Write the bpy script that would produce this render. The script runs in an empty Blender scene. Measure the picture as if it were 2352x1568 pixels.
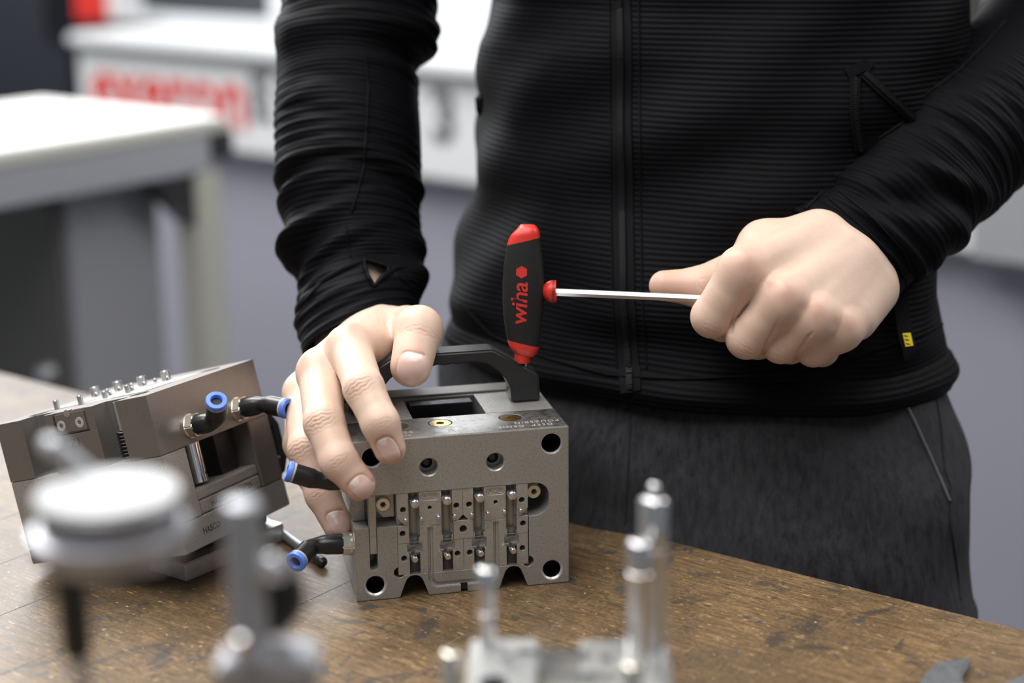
import bpy, bmesh, math, random
import numpy as np
from mathutils import Vector, Matrix
from mathutils.bvhtree import BVHTree

random.seed(7); rng = np.random.default_rng(7)
S = bpy.context.scene
COL = S.collection

# ------------------------------------------------------------------ camera
FPX, CX, CY = 3948.5, 1176.0, 784.0
PITCH, ROLL, BENCH = 0.259926, 0.011578, 0.90
CAM = np.array([0.0, 0.0, BENCH + 0.360])
_F = np.array([0, math.cos(PITCH), -math.sin(PITCH)])
_U0 = np.array([0, math.sin(PITCH), math.cos(PITCH)]); _R0 = np.array([1.0, 0, 0])
_R = math.cos(ROLL) * _R0 - math.sin(ROLL) * _U0
_U = math.cos(ROLL) * _U0 + math.sin(ROLL) * _R0
cam_d = bpy.data.cameras.new('camera'); cam_o = bpy.data.objects.new('camera', cam_d); COL.objects.link(cam_o)
cam_d.sensor_width = 36.0; cam_d.sensor_fit = 'HORIZONTAL'; cam_d.lens = FPX / 2352 * 36.0
cam_d.clip_start = 0.02; cam_d.clip_end = 60
cam_o.matrix_world = Matrix(((_R[0], _U[0], -_F[0], CAM[0]), (_R[1], _U[1], -_F[1], CAM[1]), (_R[2], _U[2], -_F[2], CAM[2]), (0, 0, 0, 1)))
cam_d.dof.use_dof = True; cam_d.dof.focus_distance = 0.905; cam_d.dof.aperture_fstop = 3.6
S.camera = cam_o

# ------------------------------------------------------------------ world, lights, exposure
W = bpy.data.worlds.new('workshop_air'); S.world = W; W.use_nodes = True
W.node_tree.nodes['Background'].inputs[0].default_value = (0.86, 0.93, 1.0, 1)
W.node_tree.nodes['Background'].inputs[1].default_value = 0.20
def area(name, loc, target, sx, sy, power, col=(1, 1, 1)):
    l = bpy.data.lights.new(name, 'AREA'); l.shape = 'RECTANGLE'; l.size = sx; l.size_y = sy; l.energy = power; l.color = col
    o = bpy.data.objects.new(name, l); COL.objects.link(o); o.location = loc
    d = Vector(target) - Vector(loc); o.rotation_euler = d.to_track_quat('-Z', 'Y').to_euler()
    return o
area('ceiling_lamp', (-0.45, 0.45, 2.6), (0.0, 0.9, 0.95), 1.7, 1.4, 47, (1.0, 0.97, 0.93))
area('ceiling_lamp', (1.7, 1.3, 2.6), (0.3, 1.05, 0.95), 1.2, 1.2, 26, (1.0, 0.98, 0.95))
area('ceiling_lamp', (-1.2, 2.3, 3.0), (-0.7, 2.9, 0.8), 1.6, 1.2, 105, (1.0, 0.98, 0.96))
area('added_glare_light', (-1.9, 5.1, 2.45), (-0.3, 1.0, 0.9), 3.4, 1.7, 200, (0.95, 0.98, 1.0))  # added unseen light that puts glare on the left of the bench top
S.view_settings.view_transform = 'Standard'; S.view_settings.look = 'None'
S.view_settings.gamma = 1.0; S.view_settings.use_curve_mapping = False
S.view_settings.exposure = 0.0

# ------------------------------------------------------------------ helpers
def ray(x, y): return _F + _R * (x - CX) / FPX - _U * (y - CY) / FPX
def at(x, y, d): return CAM + ray(x, y) * d
def onplane(x, y, P0, N):
    r = ray(x, y); t = ((np.asarray(P0) - CAM) @ N) / (r @ N); return CAM + r * t
def onz(x, y, z): return onplane(x, y, [0, 0, z], np.array([0, 0, 1.0]))
def nrm(v): v = np.asarray(v, float); return v / np.linalg.norm(v)

def empty(name, label=None, cat=None, loc=(0, 0, 0), rz=0.0, group=None, mat=None):
    o = bpy.data.objects.new(name, None); COL.objects.link(o); o.empty_display_size = 0.02
    if mat is not None: o.matrix_world = mat
    else: o.location = loc; o.rotation_euler = (0, 0, rz)
    if label: tag(o, label, cat, group)
    return o
def tag(o, label, cat=None, group=None, kind=None):
    if label: o['label'] = label
    if cat: o['category'] = cat
    if group: o['group'] = group
    if kind: o['kind'] = kind
    return o
def link(name, me, mat=None, parent=None, smooth=35):
    if mat is not None: me.materials.append(mat)
    if smooth:
        me.polygons.foreach_set('use_smooth', [True] * len(me.polygons))
        if smooth < 180: me.set_sharp_from_angle(angle=math.radians(smooth))
    o = bpy.data.objects.new(name, me); COL.objects.link(o)
    if parent is not None: o.parent = parent
    return o

class G:
    """collects simple solids; build() links them as one mesh object"""
    def __init__(s): s.v = []; s.f = []
    def add(s, vs, fs):
        b = len(s.v); s.v += [tuple(map(float, p)) for p in vs]; s.f += [tuple(i + b for i in f) for f in fs]; return s
    def box(s, x0, x1, y0, y1, z0, z1):
        return s.add([(x0, y0, z0), (x1, y0, z0), (x1, y1, z0), (x0, y1, z0), (x0, y0, z1), (x1, y0, z1), (x1, y1, z1), (x0, y1, z1)],
                     [(0, 3, 2, 1), (4, 5, 6, 7), (0, 1, 5, 4), (1, 2, 6, 5), (2, 3, 7, 6), (3, 0, 4, 7)])
    def prism(s, poly, v0, v1):
        """polygon in (u,z), counter-clockwise seen from -v, extruded along v"""
        n = len(poly)
        vs = [(u, v0, z) for u, z in poly] + [(u, v1, z) for u, z in poly]
        fs = [tuple(range(n)), tuple(range(2 * n - 1, n - 1, -1))] + [(i, n + i, n + (i + 1) % n, (i + 1) % n) for i in range(n)]
        return s.add(vs, fs)
    def rings(s, rings, cap=True, closed=True):
        n = len(rings[0]); vs = [p for r in rings for p in r]; fs = []
        for k in range(len(rings) - 1):
            for i in range(n if closed else n - 1):
                j = (i + 1) % n; fs.append((k * n + i, k * n + j, (k + 1) * n + j, (k + 1) * n + i))
        if cap: fs.append(tuple(range(n - 1, -1, -1))); fs.append(tuple(range((len(rings) - 1) * n, len(rings) * n)))
        return s.add(vs, fs)
    def cyl(s, p0, p1, r0, r1=None, n=24, ph=0.0):
        return s.lathe([(0, r0), (1, r1 if r1 is not None else r0)], p0, p1, n, ph, unit=True)
    def lathe(s, prof, p0, p1, n=32, ph=0.0, unit=False):
        """profile of (height, radius) along p0->p1 (heights in metres, or 0..1 with unit)"""
        p0 = np.asarray(p0, float); p1 = np.asarray(p1, float); L = np.linalg.norm(p1 - p0); a = (p1 - p0) / L
        h = np.array([0, 0, 1.0]) if abs(a[2]) < 0.9 else np.array([1.0, 0, 0])
        x = nrm(np.cross(h, a)); y = np.cross(a, x); rs = []
        for t, r in prof:
            c = p0 + a * (t * L if unit else t)
            rs.append([c + (x * math.cos(2 * math.pi * i / n + ph) + y * math.sin(2 * math.pi * i / n + ph)) * max(r, 1e-6) for i in range(n)])
        return s.rings(rs)
    def tube(s, path, radii, n=16, cap=True, flat=None):
        path = [np.asarray(p, float) for p in path]; m = len(path)
        if np.isscalar(radii): radii = [radii] * m
        rs = []; up = None
        for k in range(m):
            t = nrm(path[min(k + 1, m - 1)] - path[max(k - 1, 0)])
            if up is None:
                h = np.array([0, 0, 1.0]) if abs(t[2]) < 0.9 else np.array([1.0, 0, 0]); up = nrm(np.cross(h, t))
            up = nrm(up - t * (up @ t)); w = np.cross(t, up)
            rs.append([path[k] + (up * math.cos(2 * math.pi * i / n) + w * math.sin(2 * math.pi * i / n)) * radii[k] for i in range(n)])
        return s.rings(rs, cap)
    def mesh(s, name='m'):
        me = bpy.data.meshes.new(name); me.from_pydata(s.v, [], s.f); me.validate(); me.update()
        bm = bmesh.new(); bm.from_mesh(me); bmesh.ops.recalc_face_normals(bm, faces=bm.faces); bm.to_mesh(me); bm.free()
        return me
    def build(s, name, mat, parent=None, smooth=35, bevel=0.0, seg=2):
        me = s.mesh(name)
        if bevel:
            bm = bmesh.new(); bm.from_mesh(me); bmesh.ops.remove_doubles(bm, verts=bm.verts, dist=1e-7)
            es = [e for e in bm.edges if len(e.link_faces) == 2 and e.calc_face_angle(0) > 0.6]
            bmesh.ops.bevel(bm, geom=es, offset=bevel, segments=seg, affect='EDGES', clamp_overlap=True); bm.to_mesh(me); bm.free()
        return link(name, me, mat, parent, smooth)

def boolean(me, cutter, op='DIFFERENCE', self_int=False):
    a = bpy.data.objects.new('ba', me); b = bpy.data.objects.new('bb', cutter); COL.objects.link(a); COL.objects.link(b)
    m = a.modifiers.new('b', 'BOOLEAN'); m.operation = op; m.object = b; m.solver = 'EXACT'; m.use_self = self_int
    dg = bpy.context.evaluated_depsgraph_get(); dg.update()
    r = bpy.data.meshes.new_from_object(a.evaluated_get(dg))
    bpy.data.objects.remove(a); bpy.data.objects.remove(b)
    return r

def bevelled(me, w, seg=2):
    bm = bmesh.new(); bm.from_mesh(me); bmesh.ops.bevel(bm, geom=bm.edges[:], offset=w, segments=seg, affect='EDGES', clamp_overlap=True); bm.to_mesh(me); bm.free(); return me
def text_geo(txt, size, bold=0.0, shear=0.0, extrude=0.0002, spacing=1.0, align='CENTER'):
    c = bpy.data.curves.new('t', 'FONT'); c.body = txt; c.size = size; c.offset = bold; c.shear = shear; c.extrude = extrude
    c.space_character = spacing; c.align_x = align; c.align_y = 'CENTER'; c.resolution_u = 4
    o = bpy.data.objects.new('t', c); COL.objects.link(o)
    dg = bpy.context.evaluated_depsgraph_get(); dg.update()
    me = bpy.data.meshes.new_from_object(o.evaluated_get(dg)); bpy.data.objects.remove(o)
    vs = np.array([v.co[:] for v in me.vertices]); fs = [tuple(p.vertices) for p in me.polygons]
    return vs, fs
def text_on(name, txt, size, origin, ex, ey, mat, parent, bold=0.0, shear=0.0, extrude=0.0002, spacing=1.0, align='CENTER'):
    """lettering lying in the plane (ex, ey) at origin, in the parent's space"""
    vs, fs = text_geo(txt, size, bold, shear, extrude, spacing, align)
    ex, ey = nrm(ex), nrm(ey); ez = np.cross(ex, ey)
    P = np.asarray(origin) + vs[:, :1] * ex + vs[:, 1:2] * ey + vs[:, 2:3] * ez
    g = G(); g.add(P, fs); return g.build(name, mat, parent, smooth=0)

# ------------------------------------------------------------------ materials
def mat(name, col=(0.5, 0.5, 0.5), rough=0.5, metal=0.0, spec=0.5, sheen=0.0, coat=0.0, emit=None):
    m = bpy.data.materials.new(name); m.use_nodes = True; b = m.node_tree.nodes['Principled BSDF']
    b.inputs['Base Color'].default_value = (*col, 1); b.inputs['Roughness'].default_value = rough
    b.inputs['Metallic'].default_value = metal; b.inputs['Specular IOR Level'].default_value = spec
    if sheen: b.inputs['Sheen Weight'].default_value = sheen; b.inputs['Sheen Roughness'].default_value = 0.4
    if coat: b.inputs['Coat Weight'].default_value = coat; b.inputs['Coat Roughness'].default_value = 0.15
    return m
class N:
    def __init__(s, m): s.m = m; s.t = m.node_tree; s.b = s.t.nodes['Principled BSDF']
    def n(s, typ, **kw):
        nd = s.t.nodes.new(typ)
        for k, v in kw.items():
            if k in nd.inputs.keys(): 
                nd.inputs[k].default_value = v
            else: setattr(nd, k, v)
        return nd
    def l(s, a, b): s.t.links.new(a, b)
    def coord(s, scale=(1, 1, 1), rot=(0, 0, 0), kind='Object'):
        tc = s.n('ShaderNodeTexCoord'); mp = s.n('ShaderNodeMapping'); s.l(tc.outputs[kind], mp.inputs['Vector'])
        mp.inputs['Scale'].default_value = scale; mp.inputs['Rotation'].default_value = rot; return mp.outputs['Vector']
    def noise(s, vec, scale, detail=4, rough=0.6, dist=0.0):
        nd = s.n('ShaderNodeTexNoise', Scale=scale, Detail=detail, Roughness=rough, Distortion=dist)
        if vec is not None: s.l(vec, nd.inputs['Vector'])
        return nd.outputs['Fac']
    def ramp(s, fac, stops):
        r = s.n('ShaderNodeValToRGB'); s.l(fac, r.inputs['Fac']); e = r.color_ramp.elements
        while len(e) < len(stops): e.new(0.5)
        for i, (p, c) in enumerate(stops):
            e[i].position = p; e[i].color = (*c, 1) if len(c) == 3 else c
        return r.outputs['Color']
    def mix(s, fac, a, b, mode='MIX'):
        x = s.n('ShaderNodeMix', data_type='RGBA', blend_type=mode)
        for i, v in ((0, fac), (6, a), (7, b)):
            if hasattr(v, 'is_linked'): s.l(v, x.inputs[i])
            else: x.inputs[i].default_value = v if i == 0 else (*v, 1)
        return x.outputs[2]
    def math(s, op, a, b=0.0, clamp=False):
        x = s.n('ShaderNodeMath', operation=op); x.use_clamp = clamp
        for i, v in ((0, a), (1, b)):
            if hasattr(v, 'is_linked'): s.l(v, x.inputs[i])
            else: x.inputs[i].default_value = v
        return x.outputs[0]
    def bump(s, h, strength, dist, prev=None):
        b = s.n('ShaderNodeBump', Strength=strength, Distance=dist); s.l(h, b.inputs['Height'])
        if prev is not None: s.l(prev, b.inputs['Normal'])
        return b.outputs['Normal']
def steel(name, lo, hi, r0=0.32, r1=0.5, speck=0.5, brush=None, bevel=0.0004, scale=260.0, metal=1.0):
    m = mat(name, hi, r0, metal); q = N(m); v = q.coord()
    f1 = q.noise(v, 45, 5, 0.6); f2 = q.noise(v, scale, 3, 0.7); f3 = q.noise(v, 900, 2, 0.6)
    c = q.mix(q.math('MULTIPLY_ADD', f1, 1.0), lo, hi)
    s2 = q.ramp(f2, [(0.36, (0.42, 0.40, 0.38)), (0.5, (1, 1, 1))])
    c = q.mix(speck, c, s2, 'MULTIPLY'); q.l(c, q.b.inputs['Base Color'])
    r = q.n('ShaderNodeMapRange'); q.l(f2, r.inputs['Value']); r.inputs['From Min'].default_value = 0.3; r.inputs['From Max'].default_value = 0.7
    r.inputs['To Min'].default_value = r1; r.inputs['To Max'].default_value = r0; q.l(r.outputs[0], q.b.inputs['Roughness'])
    bv = q.n('ShaderNodeBevel', samples=4); bv.inputs['Radius'].default_value = bevel
    hgt = q.math('ADD', q.math('MULTIPLY', f3, 0.5), q.math('MULTIPLY', f2, 0.5))
    prev = bv.outputs['Normal']
    if brush is not None:
        vb = q.coord(brush); fb = q.noise(vb, 1.0, 3, 0.6); prev = q.bump(fb, 0.35, 0.0004, prev)
    q.l(q.bump(hgt, 0.10, 0.0003, prev), q.b.inputs['Normal'])
    return m
M_STEEL = steel('worn_tool_steel', (0.25, 0.244, 0.235), (0.42, 0.412, 0.397), 0.32, 0.52, 0.45, scale=1000.0, metal=0.62)
M_STEELB = steel('browned_steel', (0.115, 0.10, 0.09), (0.225, 0.205, 0.19), 0.36, 0.5, 0.2, scale=1100.0, metal=0.65)
M_MILL = steel('milled_steel', (0.50, 0.49, 0.48), (0.66, 0.65, 0.64), 0.28, 0.4, 0.2, brush=(60, 60, 1600), metal=0.6)
M_TOP = steel('ground_steel', (0.30, 0.29, 0.28), (0.52, 0.51, 0.5), 0.27, 0.42, 0.4, brush=(40, 40, 1400))
M_INS = steel('insert_steel', (0.35, 0.34, 0.315), (0.47, 0.46, 0.43), 0.36, 0.48, 0.3, scale=1000.0, metal=0.62)
M_BED = steel('cavity_steel', (0.30, 0.275, 0.24), (0.40, 0.37, 0.325), 0.36, 0.46, 0.2, scale=1000.0, metal=0.5)
M_PIN = mat('polished_pin', (0.74, 0.74, 0.75), 0.22, 1.0)
M_CHROME = mat('chrome', (0.8, 0.8, 0.82), 0.12, 1.0)
M_BRASS = mat('brass', (0.62, 0.45, 0.17), 0.25, 1.0)
M_NICKEL = mat('nickel_plated_brass', (0.76, 0.72, 0.64), 0.24, 0.9)
M_SCREW = mat('plated_screw', (0.72, 0.69, 0.60), 0.28, 0.8)
M_DARK = mat('painted_bore_shade', (0.012, 0.011, 0.011), 0.6)  # near-black that paints the shade inside holes
M_EDGE = mat('worn_edge_highlight', (0.78, 0.77, 0.74), 0.3, 0.9)  # polished edge wear, with the edge highlight put into the colour
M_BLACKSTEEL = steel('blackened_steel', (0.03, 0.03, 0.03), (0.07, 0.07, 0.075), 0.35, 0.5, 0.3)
M_PLASTIC = mat('black_plastic', (0.016, 0.016, 0.017), 0.42)
q = N(M_PLASTIC); q.l(q.bump(q.noise(q.coord(), 1500, 2), 0.15, 0.0003), q.b.inputs['Normal'])
M_FIT = mat('glossy_black_plastic', (0.012, 0.012, 0.013), 0.3)
M_BLUE = mat('blue_plastic', (0.10, 0.22, 0.78), 0.4)
M_GREYP = mat('grey_plastic', (0.42, 0.42, 0.42), 0.45)
M_RED = mat('red_plastic', (0.62, 0.03, 0.02), 0.38)
M_REDINK = mat('red_lettering', (0.55, 0.025, 0.02), 0.5)
M_RUBBER = mat('soft_black_grip', (0.011, 0.011, 0.0115), 0.6, 0, 0.3)
q = N(M_RUBBER); q.l(q.bump(q.noise(q.coord(), 2600, 2), 0.2, 0.0002), q.b.inputs['Normal'])
M_HEX = mat('satin_chrome_blade', (0.50, 0.51, 0.53), 0.34, 1.0)
M_ENGR = mat('engraved_dark', (0.05, 0.045, 0.04), 0.6)
M_STAMP = mat('bright_stamped', (0.62, 0.62, 0.60), 0.3, 0.4)
M_YELLOW = mat('yellow_woven', (0.72, 0.55, 0.01), 0.7)
M_WHITE = mat('white_paint', (0.62, 0.64, 0.66), 0.45)
M_WHITE2 = mat('white_laminate', (0.82, 0.82, 0.80), 0.4)
M_GREY = mat('grey_paint', (0.27, 0.275, 0.33), 0.5)
M_GREY2 = mat('light_grey_paint', (0.24, 0.245, 0.27), 0.5)
M_DGREY = mat('dark_grey_paint', (0.075, 0.075, 0.075), 0.5)
M_ALU = mat('aluminium_profile', (0.45, 0.46, 0.5), 0.4, 0.6)
M_NAVY = mat('dark_navy_paint', (0.006, 0.008, 0.016), 0.6)
M_BEIGE = mat('beige_profile', (0.42, 0.42, 0.38), 0.5)
M_GLASSD = mat('dark_window', (0.05, 0.055, 0.065), 0.2)

def wood_mat():
    m = mat('oiled_worn_wood', (0.2, 0.12, 0.06), 0.42); q = N(m)
    tc = q.n('ShaderNodeTexCoord'); oi = q.n('ShaderNodeObjectInfo')
    off = q.n('ShaderNodeVectorMath', operation='SCALE'); off.inputs[0].default_value = (13.1, 7.7, 0); q.l(oi.outputs['Random'], off.inputs['Scale'])
    ad = q.n('ShaderNodeVectorMath', operation='ADD'); q.l(tc.outputs['Object'], ad.inputs[0]); q.l(off.outputs[0], ad.inputs[1])
    def mp(scale, rz=0.0, src=None):
        k = q.n('ShaderNodeMapping'); q.l(src or ad.outputs[0], k.inputs['Vector']); k.inputs['Scale'].default_value = scale; k.inputs['Rotation'].default_value = (0, 0, rz); return k.outputs['Vector']
    O = tc.outputs['Object']
    grain = q.noise(mp((55, 420, 60), 0.12), 1.0, 6, 0.7, 0.8)
    big = q.noise(mp((11, 9, 9), 0.3, O), 1.0, 5, 0.68, 0.5)
    fine = q.noise(mp((500, 500, 60)), 1.0, 4, 0.75)
    c = q.ramp(grain, [(0.30, (0.056, 0.034, 0.017)), (0.47, (0.150, 0.096, 0.048)), (0.60, (0.240, 0.155, 0.078)), (0.78, (0.38, 0.255, 0.13))])
    c = q.mix(q.ramp(big, [(0.36, (0, 0, 0)), (0.62, (1, 1, 1))]), (0.085, 0.058, 0.034), c, 'MIX')
    c = q.mix(0.7, c, q.ramp(fine, [(0.32, (0.45, 0.43, 0.42)), (0.62, (1.25, 1.22, 1.15))]), 'MULTIPLY')
    # grey-black oil stains and spots
    st = q.noise(mp((34, 26, 10), 0.5, O), 1.0, 4, 0.65, 0.9)
    c = q.mix(q.ramp(st, [(0.58, (0, 0, 0)), (0.66, (0.7, 0.7, 0.7))]), c, (0.034, 0.031, 0.029))
    st2 = q.noise(mp((95, 70, 10), 0.2, O), 1.0, 2, 0.5, 0.5)
    c = q.mix(q.ramp(st2, [(0.65, (0, 0, 0)), (0.70, (0.85, 0.85, 0.85))]), c, (0.050, 0.053, 0.056))
    # pale chips and thin scratches in several directions
    for rz, sc, th, am, cl in ((0.10, (130, 420, 40), 0.655, 0.6, (0.42, 0.28, 0.13)), (0.5, (260, 330, 40), 0.69, 0.7, (0.50, 0.38, 0.22)),
                               (0.9, (1500, 40, 20), 0.72, 0.6, (0.45, 0.33, 0.19)), (-0.62, (1500, 30, 20), 0.73, 0.55, (0.45, 0.33, 0.19)), (1.62, (1400, 34, 20), 0.72, 0.6, (0.42, 0.30, 0.17)), (2.2, (1700, 22, 20), 0.74, 0.5, (0.5, 0.4, 0.26))):
        n_ = q.noise(mp(sc, rz, O), 1.0, 2, 0.5)
        c = q.mix(q.ramp(n_, [(th, (0, 0, 0)), (th + 0.05, (am, am, am))]), c, cl)
    pl = q.math('MULTIPLY_ADD', oi.outputs['Random'], 0.22); pl.node.inputs[2].default_value = 0.88
    cc = q.n('ShaderNodeCombineColor'); 
    for i in range(3): q.l(pl, cc.inputs[i])
    c = q.mix(1.0, c, cc.outputs[0], 'MULTIPLY')
    q.l(c, q.b.inputs['Base Color'])
    rr = q.n('ShaderNodeMapRange'); q.l(fine, rr.inputs['Value']); rr.inputs['To Min'].default_value = 0.26; rr.inputs['To Max'].default_value = 0.52; q.l(rr.outputs[0], q.b.inputs['Roughness'])
    q.l(q.bump(q.math('ADD', grain, q.math('MULTIPLY', fine, 0.6)), 0.35, 0.0006), q.b.inputs['Normal'])
    return m
M_WOOD = wood_mat()

def fabric_mat(name, col, rib_scale, sheen=0.25, rib_strength=0.6, axis='Y'):
    """knitted fabric; the UV map is in metres (x around, y along)"""
    m = mat(name, col, 0.6, 0.0, 0.06, sheen); q = N(m)
    tc = q.n('ShaderNodeTexCoord'); mp = q.n('ShaderNodeMapping'); q.l(tc.outputs['UV'], mp.inputs['Vector'])
    wv = q.n('ShaderNodeTexWave', wave_type='BANDS', bands_direction=axis, wave_profile='SIN', Scale=rib_scale, Distortion=0.6, Detail=1.0)
    wv.inputs['Detail Scale'].default_value = 0.4
    q.l(mp.outputs[0], wv.inputs['Vector'])
    kn = q.noise(mp.outputs[0], 1800, 2)
    pn = q.noise(mp.outputs[0], 18, 3)
    c = q.mix(q.math('MULTIPLY', pn, 0.8), (col[0] * 0.8, col[1] * 0.8, col[2] * 0.8), (col[0] * 1.5, col[1] * 1.5, col[2] * 1.55)); q.l(c, q.b.inputs['Base Color'])
    b1 = q.bump(wv.outputs['Fac'], rib_strength, 0.0009); q.l(q.bump(kn, 0.3, 0.0004, b1), q.b.inputs['Normal'])
    return m
M_JACKET = fabric_mat('black_ribbed_fleece', (0.0031, 0.0031, 0.0043), 100, 0.006, 0.38)
M_PLAINB = mat('black_tape', (0.0042, 0.0042, 0.0055), 0.7, 0, 0.08)
M_TEETH = mat('zip_teeth', (0.008, 0.008, 0.009), 0.45, 0, 0.2)
M_POCKET = mat('black_lining', (0.002, 0.002, 0.0025), 0.9, 0, 0.1)
def denim():
    m = mat('washed_black_denim', (0.03, 0.03, 0.034), 0.85, 0, 0.08, 0.03); q = N(m)
    v = q.coord((1, 1, 1)); tw = q.n('ShaderNodeTexWave', wave_type='BANDS', bands_direction='DIAGONAL', Scale=420, Distortion=2.0, Detail=2.0); q.l(v, tw.inputs['Vector'])
    f = q.noise(q.coord((260, 260, 60)), 1.0, 4, 0.7); w = q.noise(v, 12, 4, 0.6); fine = q.noise(v, 1400, 2)
    c = q.ramp(f, [(0.3, (0.009, 0.009, 0.012)), (0.7, (0.048, 0.048, 0.053))])
    c = q.mix(q.math('MULTIPLY', tw.outputs['Fac'], 0.5), c, (0.036, 0.036, 0.042))
    c = q.mix(q.ramp(w, [(0.4, (0, 0, 0)), (0.75, (0.5, 0.5, 0.5))]), c, (0.05, 0.05, 0.055)); q.l(c, q.b.inputs['Base Color'])
    q.l(q.bump(q.math('ADD', fine, tw.outputs['Fac']), 0.4, 0.0005), q.b.inputs['Normal'])
    return m
M_DENIM = denim()
def skin_mat():
    m = mat('skin', (0.72, 0.47, 0.36), 0.42, 0, 0.42); q = N(m); b = q.b
    b.inputs['Subsurface Weight'].default_value = 0.25; b.inputs['Subsurface Radius'].default_value = (0.9, 0.35, 0.2); b.inputs['Subsurface Scale'].default_value = 0.0018
    at_ = q.n('ShaderNodeAttribute', attribute_name='skin'); sp = q.n('ShaderNodeSeparateColor'); q.l(at_.outputs['Color'], sp.inputs[0])
    v = q.coord(); n1 = q.noise(v, 60, 4, 0.6); n2 = q.noise(v, 900, 3, 0.6); n3 = q.noise(v, 320, 3)
    c = q.mix(n1, (0.61, 0.435, 0.34), (0.71, 0.535, 0.435))
    c = q.mix(q.math('MULTIPLY', q.ramp(n3, [(0.5, (0, 0, 0)), (0.75, (0.4, 0.4, 0.4))]), 0.5), c, (0.62, 0.36, 0.27))
    c = q.mix(sp.outputs[0], c, (0.56, 0.25, 0.19))
    c = q.mix(sp.outputs[1], c, (0.68, 0.48, 0.43)); c = q.mix(sp.outputs[2], c, (0.82, 0.70, 0.64))
    q.l(c, b.inputs['Base Color'])
    r = q.math('SUBTRACT', 0.46, q.math('MULTIPLY', sp.outputs[1], 0.2)); q.l(r, b.inputs['Roughness'])
    vo = q.n('ShaderNodeTexVoronoi', Scale=1700); q.l(v, vo.inputs['Vector'])
    nb = q.math('SUBTRACT', 1.0, sp.outputs[1])
    h = q.math('MULTIPLY', q.math('ADD', vo.outputs['Distance'], n2), nb)
    q.l(q.bump(h, 0.12, 0.0003), b.inputs['Normal'])
    return m
M_SKIN = skin_mat()

# ------------------------------------------------------------------ the setting
M_FLOOR = mat('sealed_concrete', (0.22, 0.22, 0.22), 0.45)
q = N(M_FLOOR); q.l(q.mix(q.noise(q.coord(), 3.0, 5), (0.17, 0.17, 0.17), (0.27, 0.27, 0.265)), q.b.inputs['Base Color'])
M_WALL = mat('plaster', (0.5, 0.5, 0.5), 0.8)
q = N(M_WALL); q.l(q.mix(q.noise(q.coord(), 2.0, 4), (0.46, 0.46, 0.47), (0.54, 0.54, 0.54)), q.b.inputs['Base Color'])
tag(G().box(-4, 5, -1.5, 7.2, -0.05, 0).build('floor', M_FLOOR, smooth=0), None, kind='structure')
tag(G().box(-4, 5, 7.2, 7.3, -0.05, 1.9).build('wall_back', M_WALL, smooth=0), None, kind='structure')

TD = np.array([0.79623809, -0.6049834, 0.0]); ND = np.array([0.6049834, 0.79623809, 0.0]); E0 = np.array([0.03317, 0.95203, BENCH])
BENCH_RZ = math.atan2(TD[1], TD[0])
# workbench: staves run from front to back, origin on the floor below the edge point E0
bench = empty('workbench', 'heavy workbench with a scratched, oil-stained brown wooden top', 'workbench', (E0[0], E0[1], 0), BENCH_RZ)
widths = []
x = 0.192 - 0.058 * 22
rs = random.Random(3)
k = 0
while x < 0.95:
    w = 0.058
    g = G().box(x + 0.00004, x + w - 0.00004, -0.80, -0.0, BENCH - 0.055, BENCH - rs.uniform(0.0, 0.00005))
    g.build('plank', M_WOOD, bench, smooth=0, bevel=0.0002, seg=1); x += w; k += 1
G().box(-1.0, 0.86, -0.74, -0.70, BENCH - 0.16, BENCH - 0.055).build('front_rail', M_GREY, bench, 0, 0.002)
G().box(-1.0, 0.86, -0.09, -0.05, BENCH - 0.16, BENCH - 0.055).build('back_rail', M_GREY, bench, 0, 0.002)
for lx in (-1.0, 0.79):
    for ly in (-0.75, -0.11):
        G().box(lx, lx + 0.07, ly, ly + 0.07, 0.0, BENCH - 0.055).build('leg', M_GREY, bench, 0, 0.003)

# ------------------------------------------------------------------ background machine
XM = nrm([0.753, -0.658, 0]); YM = nrm([0.658, 0.753, 0]); OM = at(530, 350, 3.1)
MROT = math.atan2(XM[1], XM[0])
mach = empty('erosion_machine', 'large white and grey machine tool with red lettering on its front panel', 'machine', (OM[0], OM[1], 0), MROT)
def ml(px, py, off=0.0):
    P = onplane(px, py, OM + YM * off, YM) - OM; return P @ XM, P[2] + OM[2]
xl = ml(178, 150)[0]; zp = OM[2]; zt = ml(300, 112)[1]; xr = 3.2
G().box(xl + 0.02, xr, 0.04, 1.2, 0.06, zp).build('base_cabinet', M_GREY, mach, 0, 0.004)
G().box(xl + 0.06, xr - 0.05, 0.08, 1.1, 0.0, 0.06).build('plinth', M_DGREY, mach, 0)
G().box(xl, xr, 0.0, 0.10, zp, zt).build('front_panel', M_WHITE, mach, 0, 0.006)
zl = ml(300, 84)[1]
G().box(xl - 0.005, xr, -0.02, 0.30, zt, zl).build('ledge', M_WHITE, mach, 0, 0.006)
# tank with framed dark window above the ledge
x_frame = ml(230, 30, 0.22)[0]; xw0 = ml(292, 10, 0.22)[0]; zw0 = ml(420, 33, 0.24)[1]
G().box(x_frame, xw0, 0.22, 0.30, zl, zl + 0.7).build('tank_frame', M_WHITE, mach, 0, 0.004)
G().box(xw0, xr, 0.22, 0.30, zl, zw0).build('tank_frame', M_WHITE, mach, 0, 0.004)
G().box(xw0, xr, 0.22, 0.30, zl + 0.45, zl + 0.7).build('tank_frame', M_WHITE, mach, 0, 0.004)
xw1 = ml(650, 20, 0.24)[0]
G().box(xw0, xw1 - 0.02, 0.26, 0.28, zw0, zl + 0.45).build('window_pane', M_GLASSD, mach, 0)
G().box(xw1 - 0.02, xw1 + 0.05, 0.22, 0.30, zw0, zl + 0.45).build('tank_frame', M_WHITE, mach, 0, 0.004)
xc0 = ml(2200, 60, -0.03)[0]; xc1 = ml(2258, 60, -0.03)[0]
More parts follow.
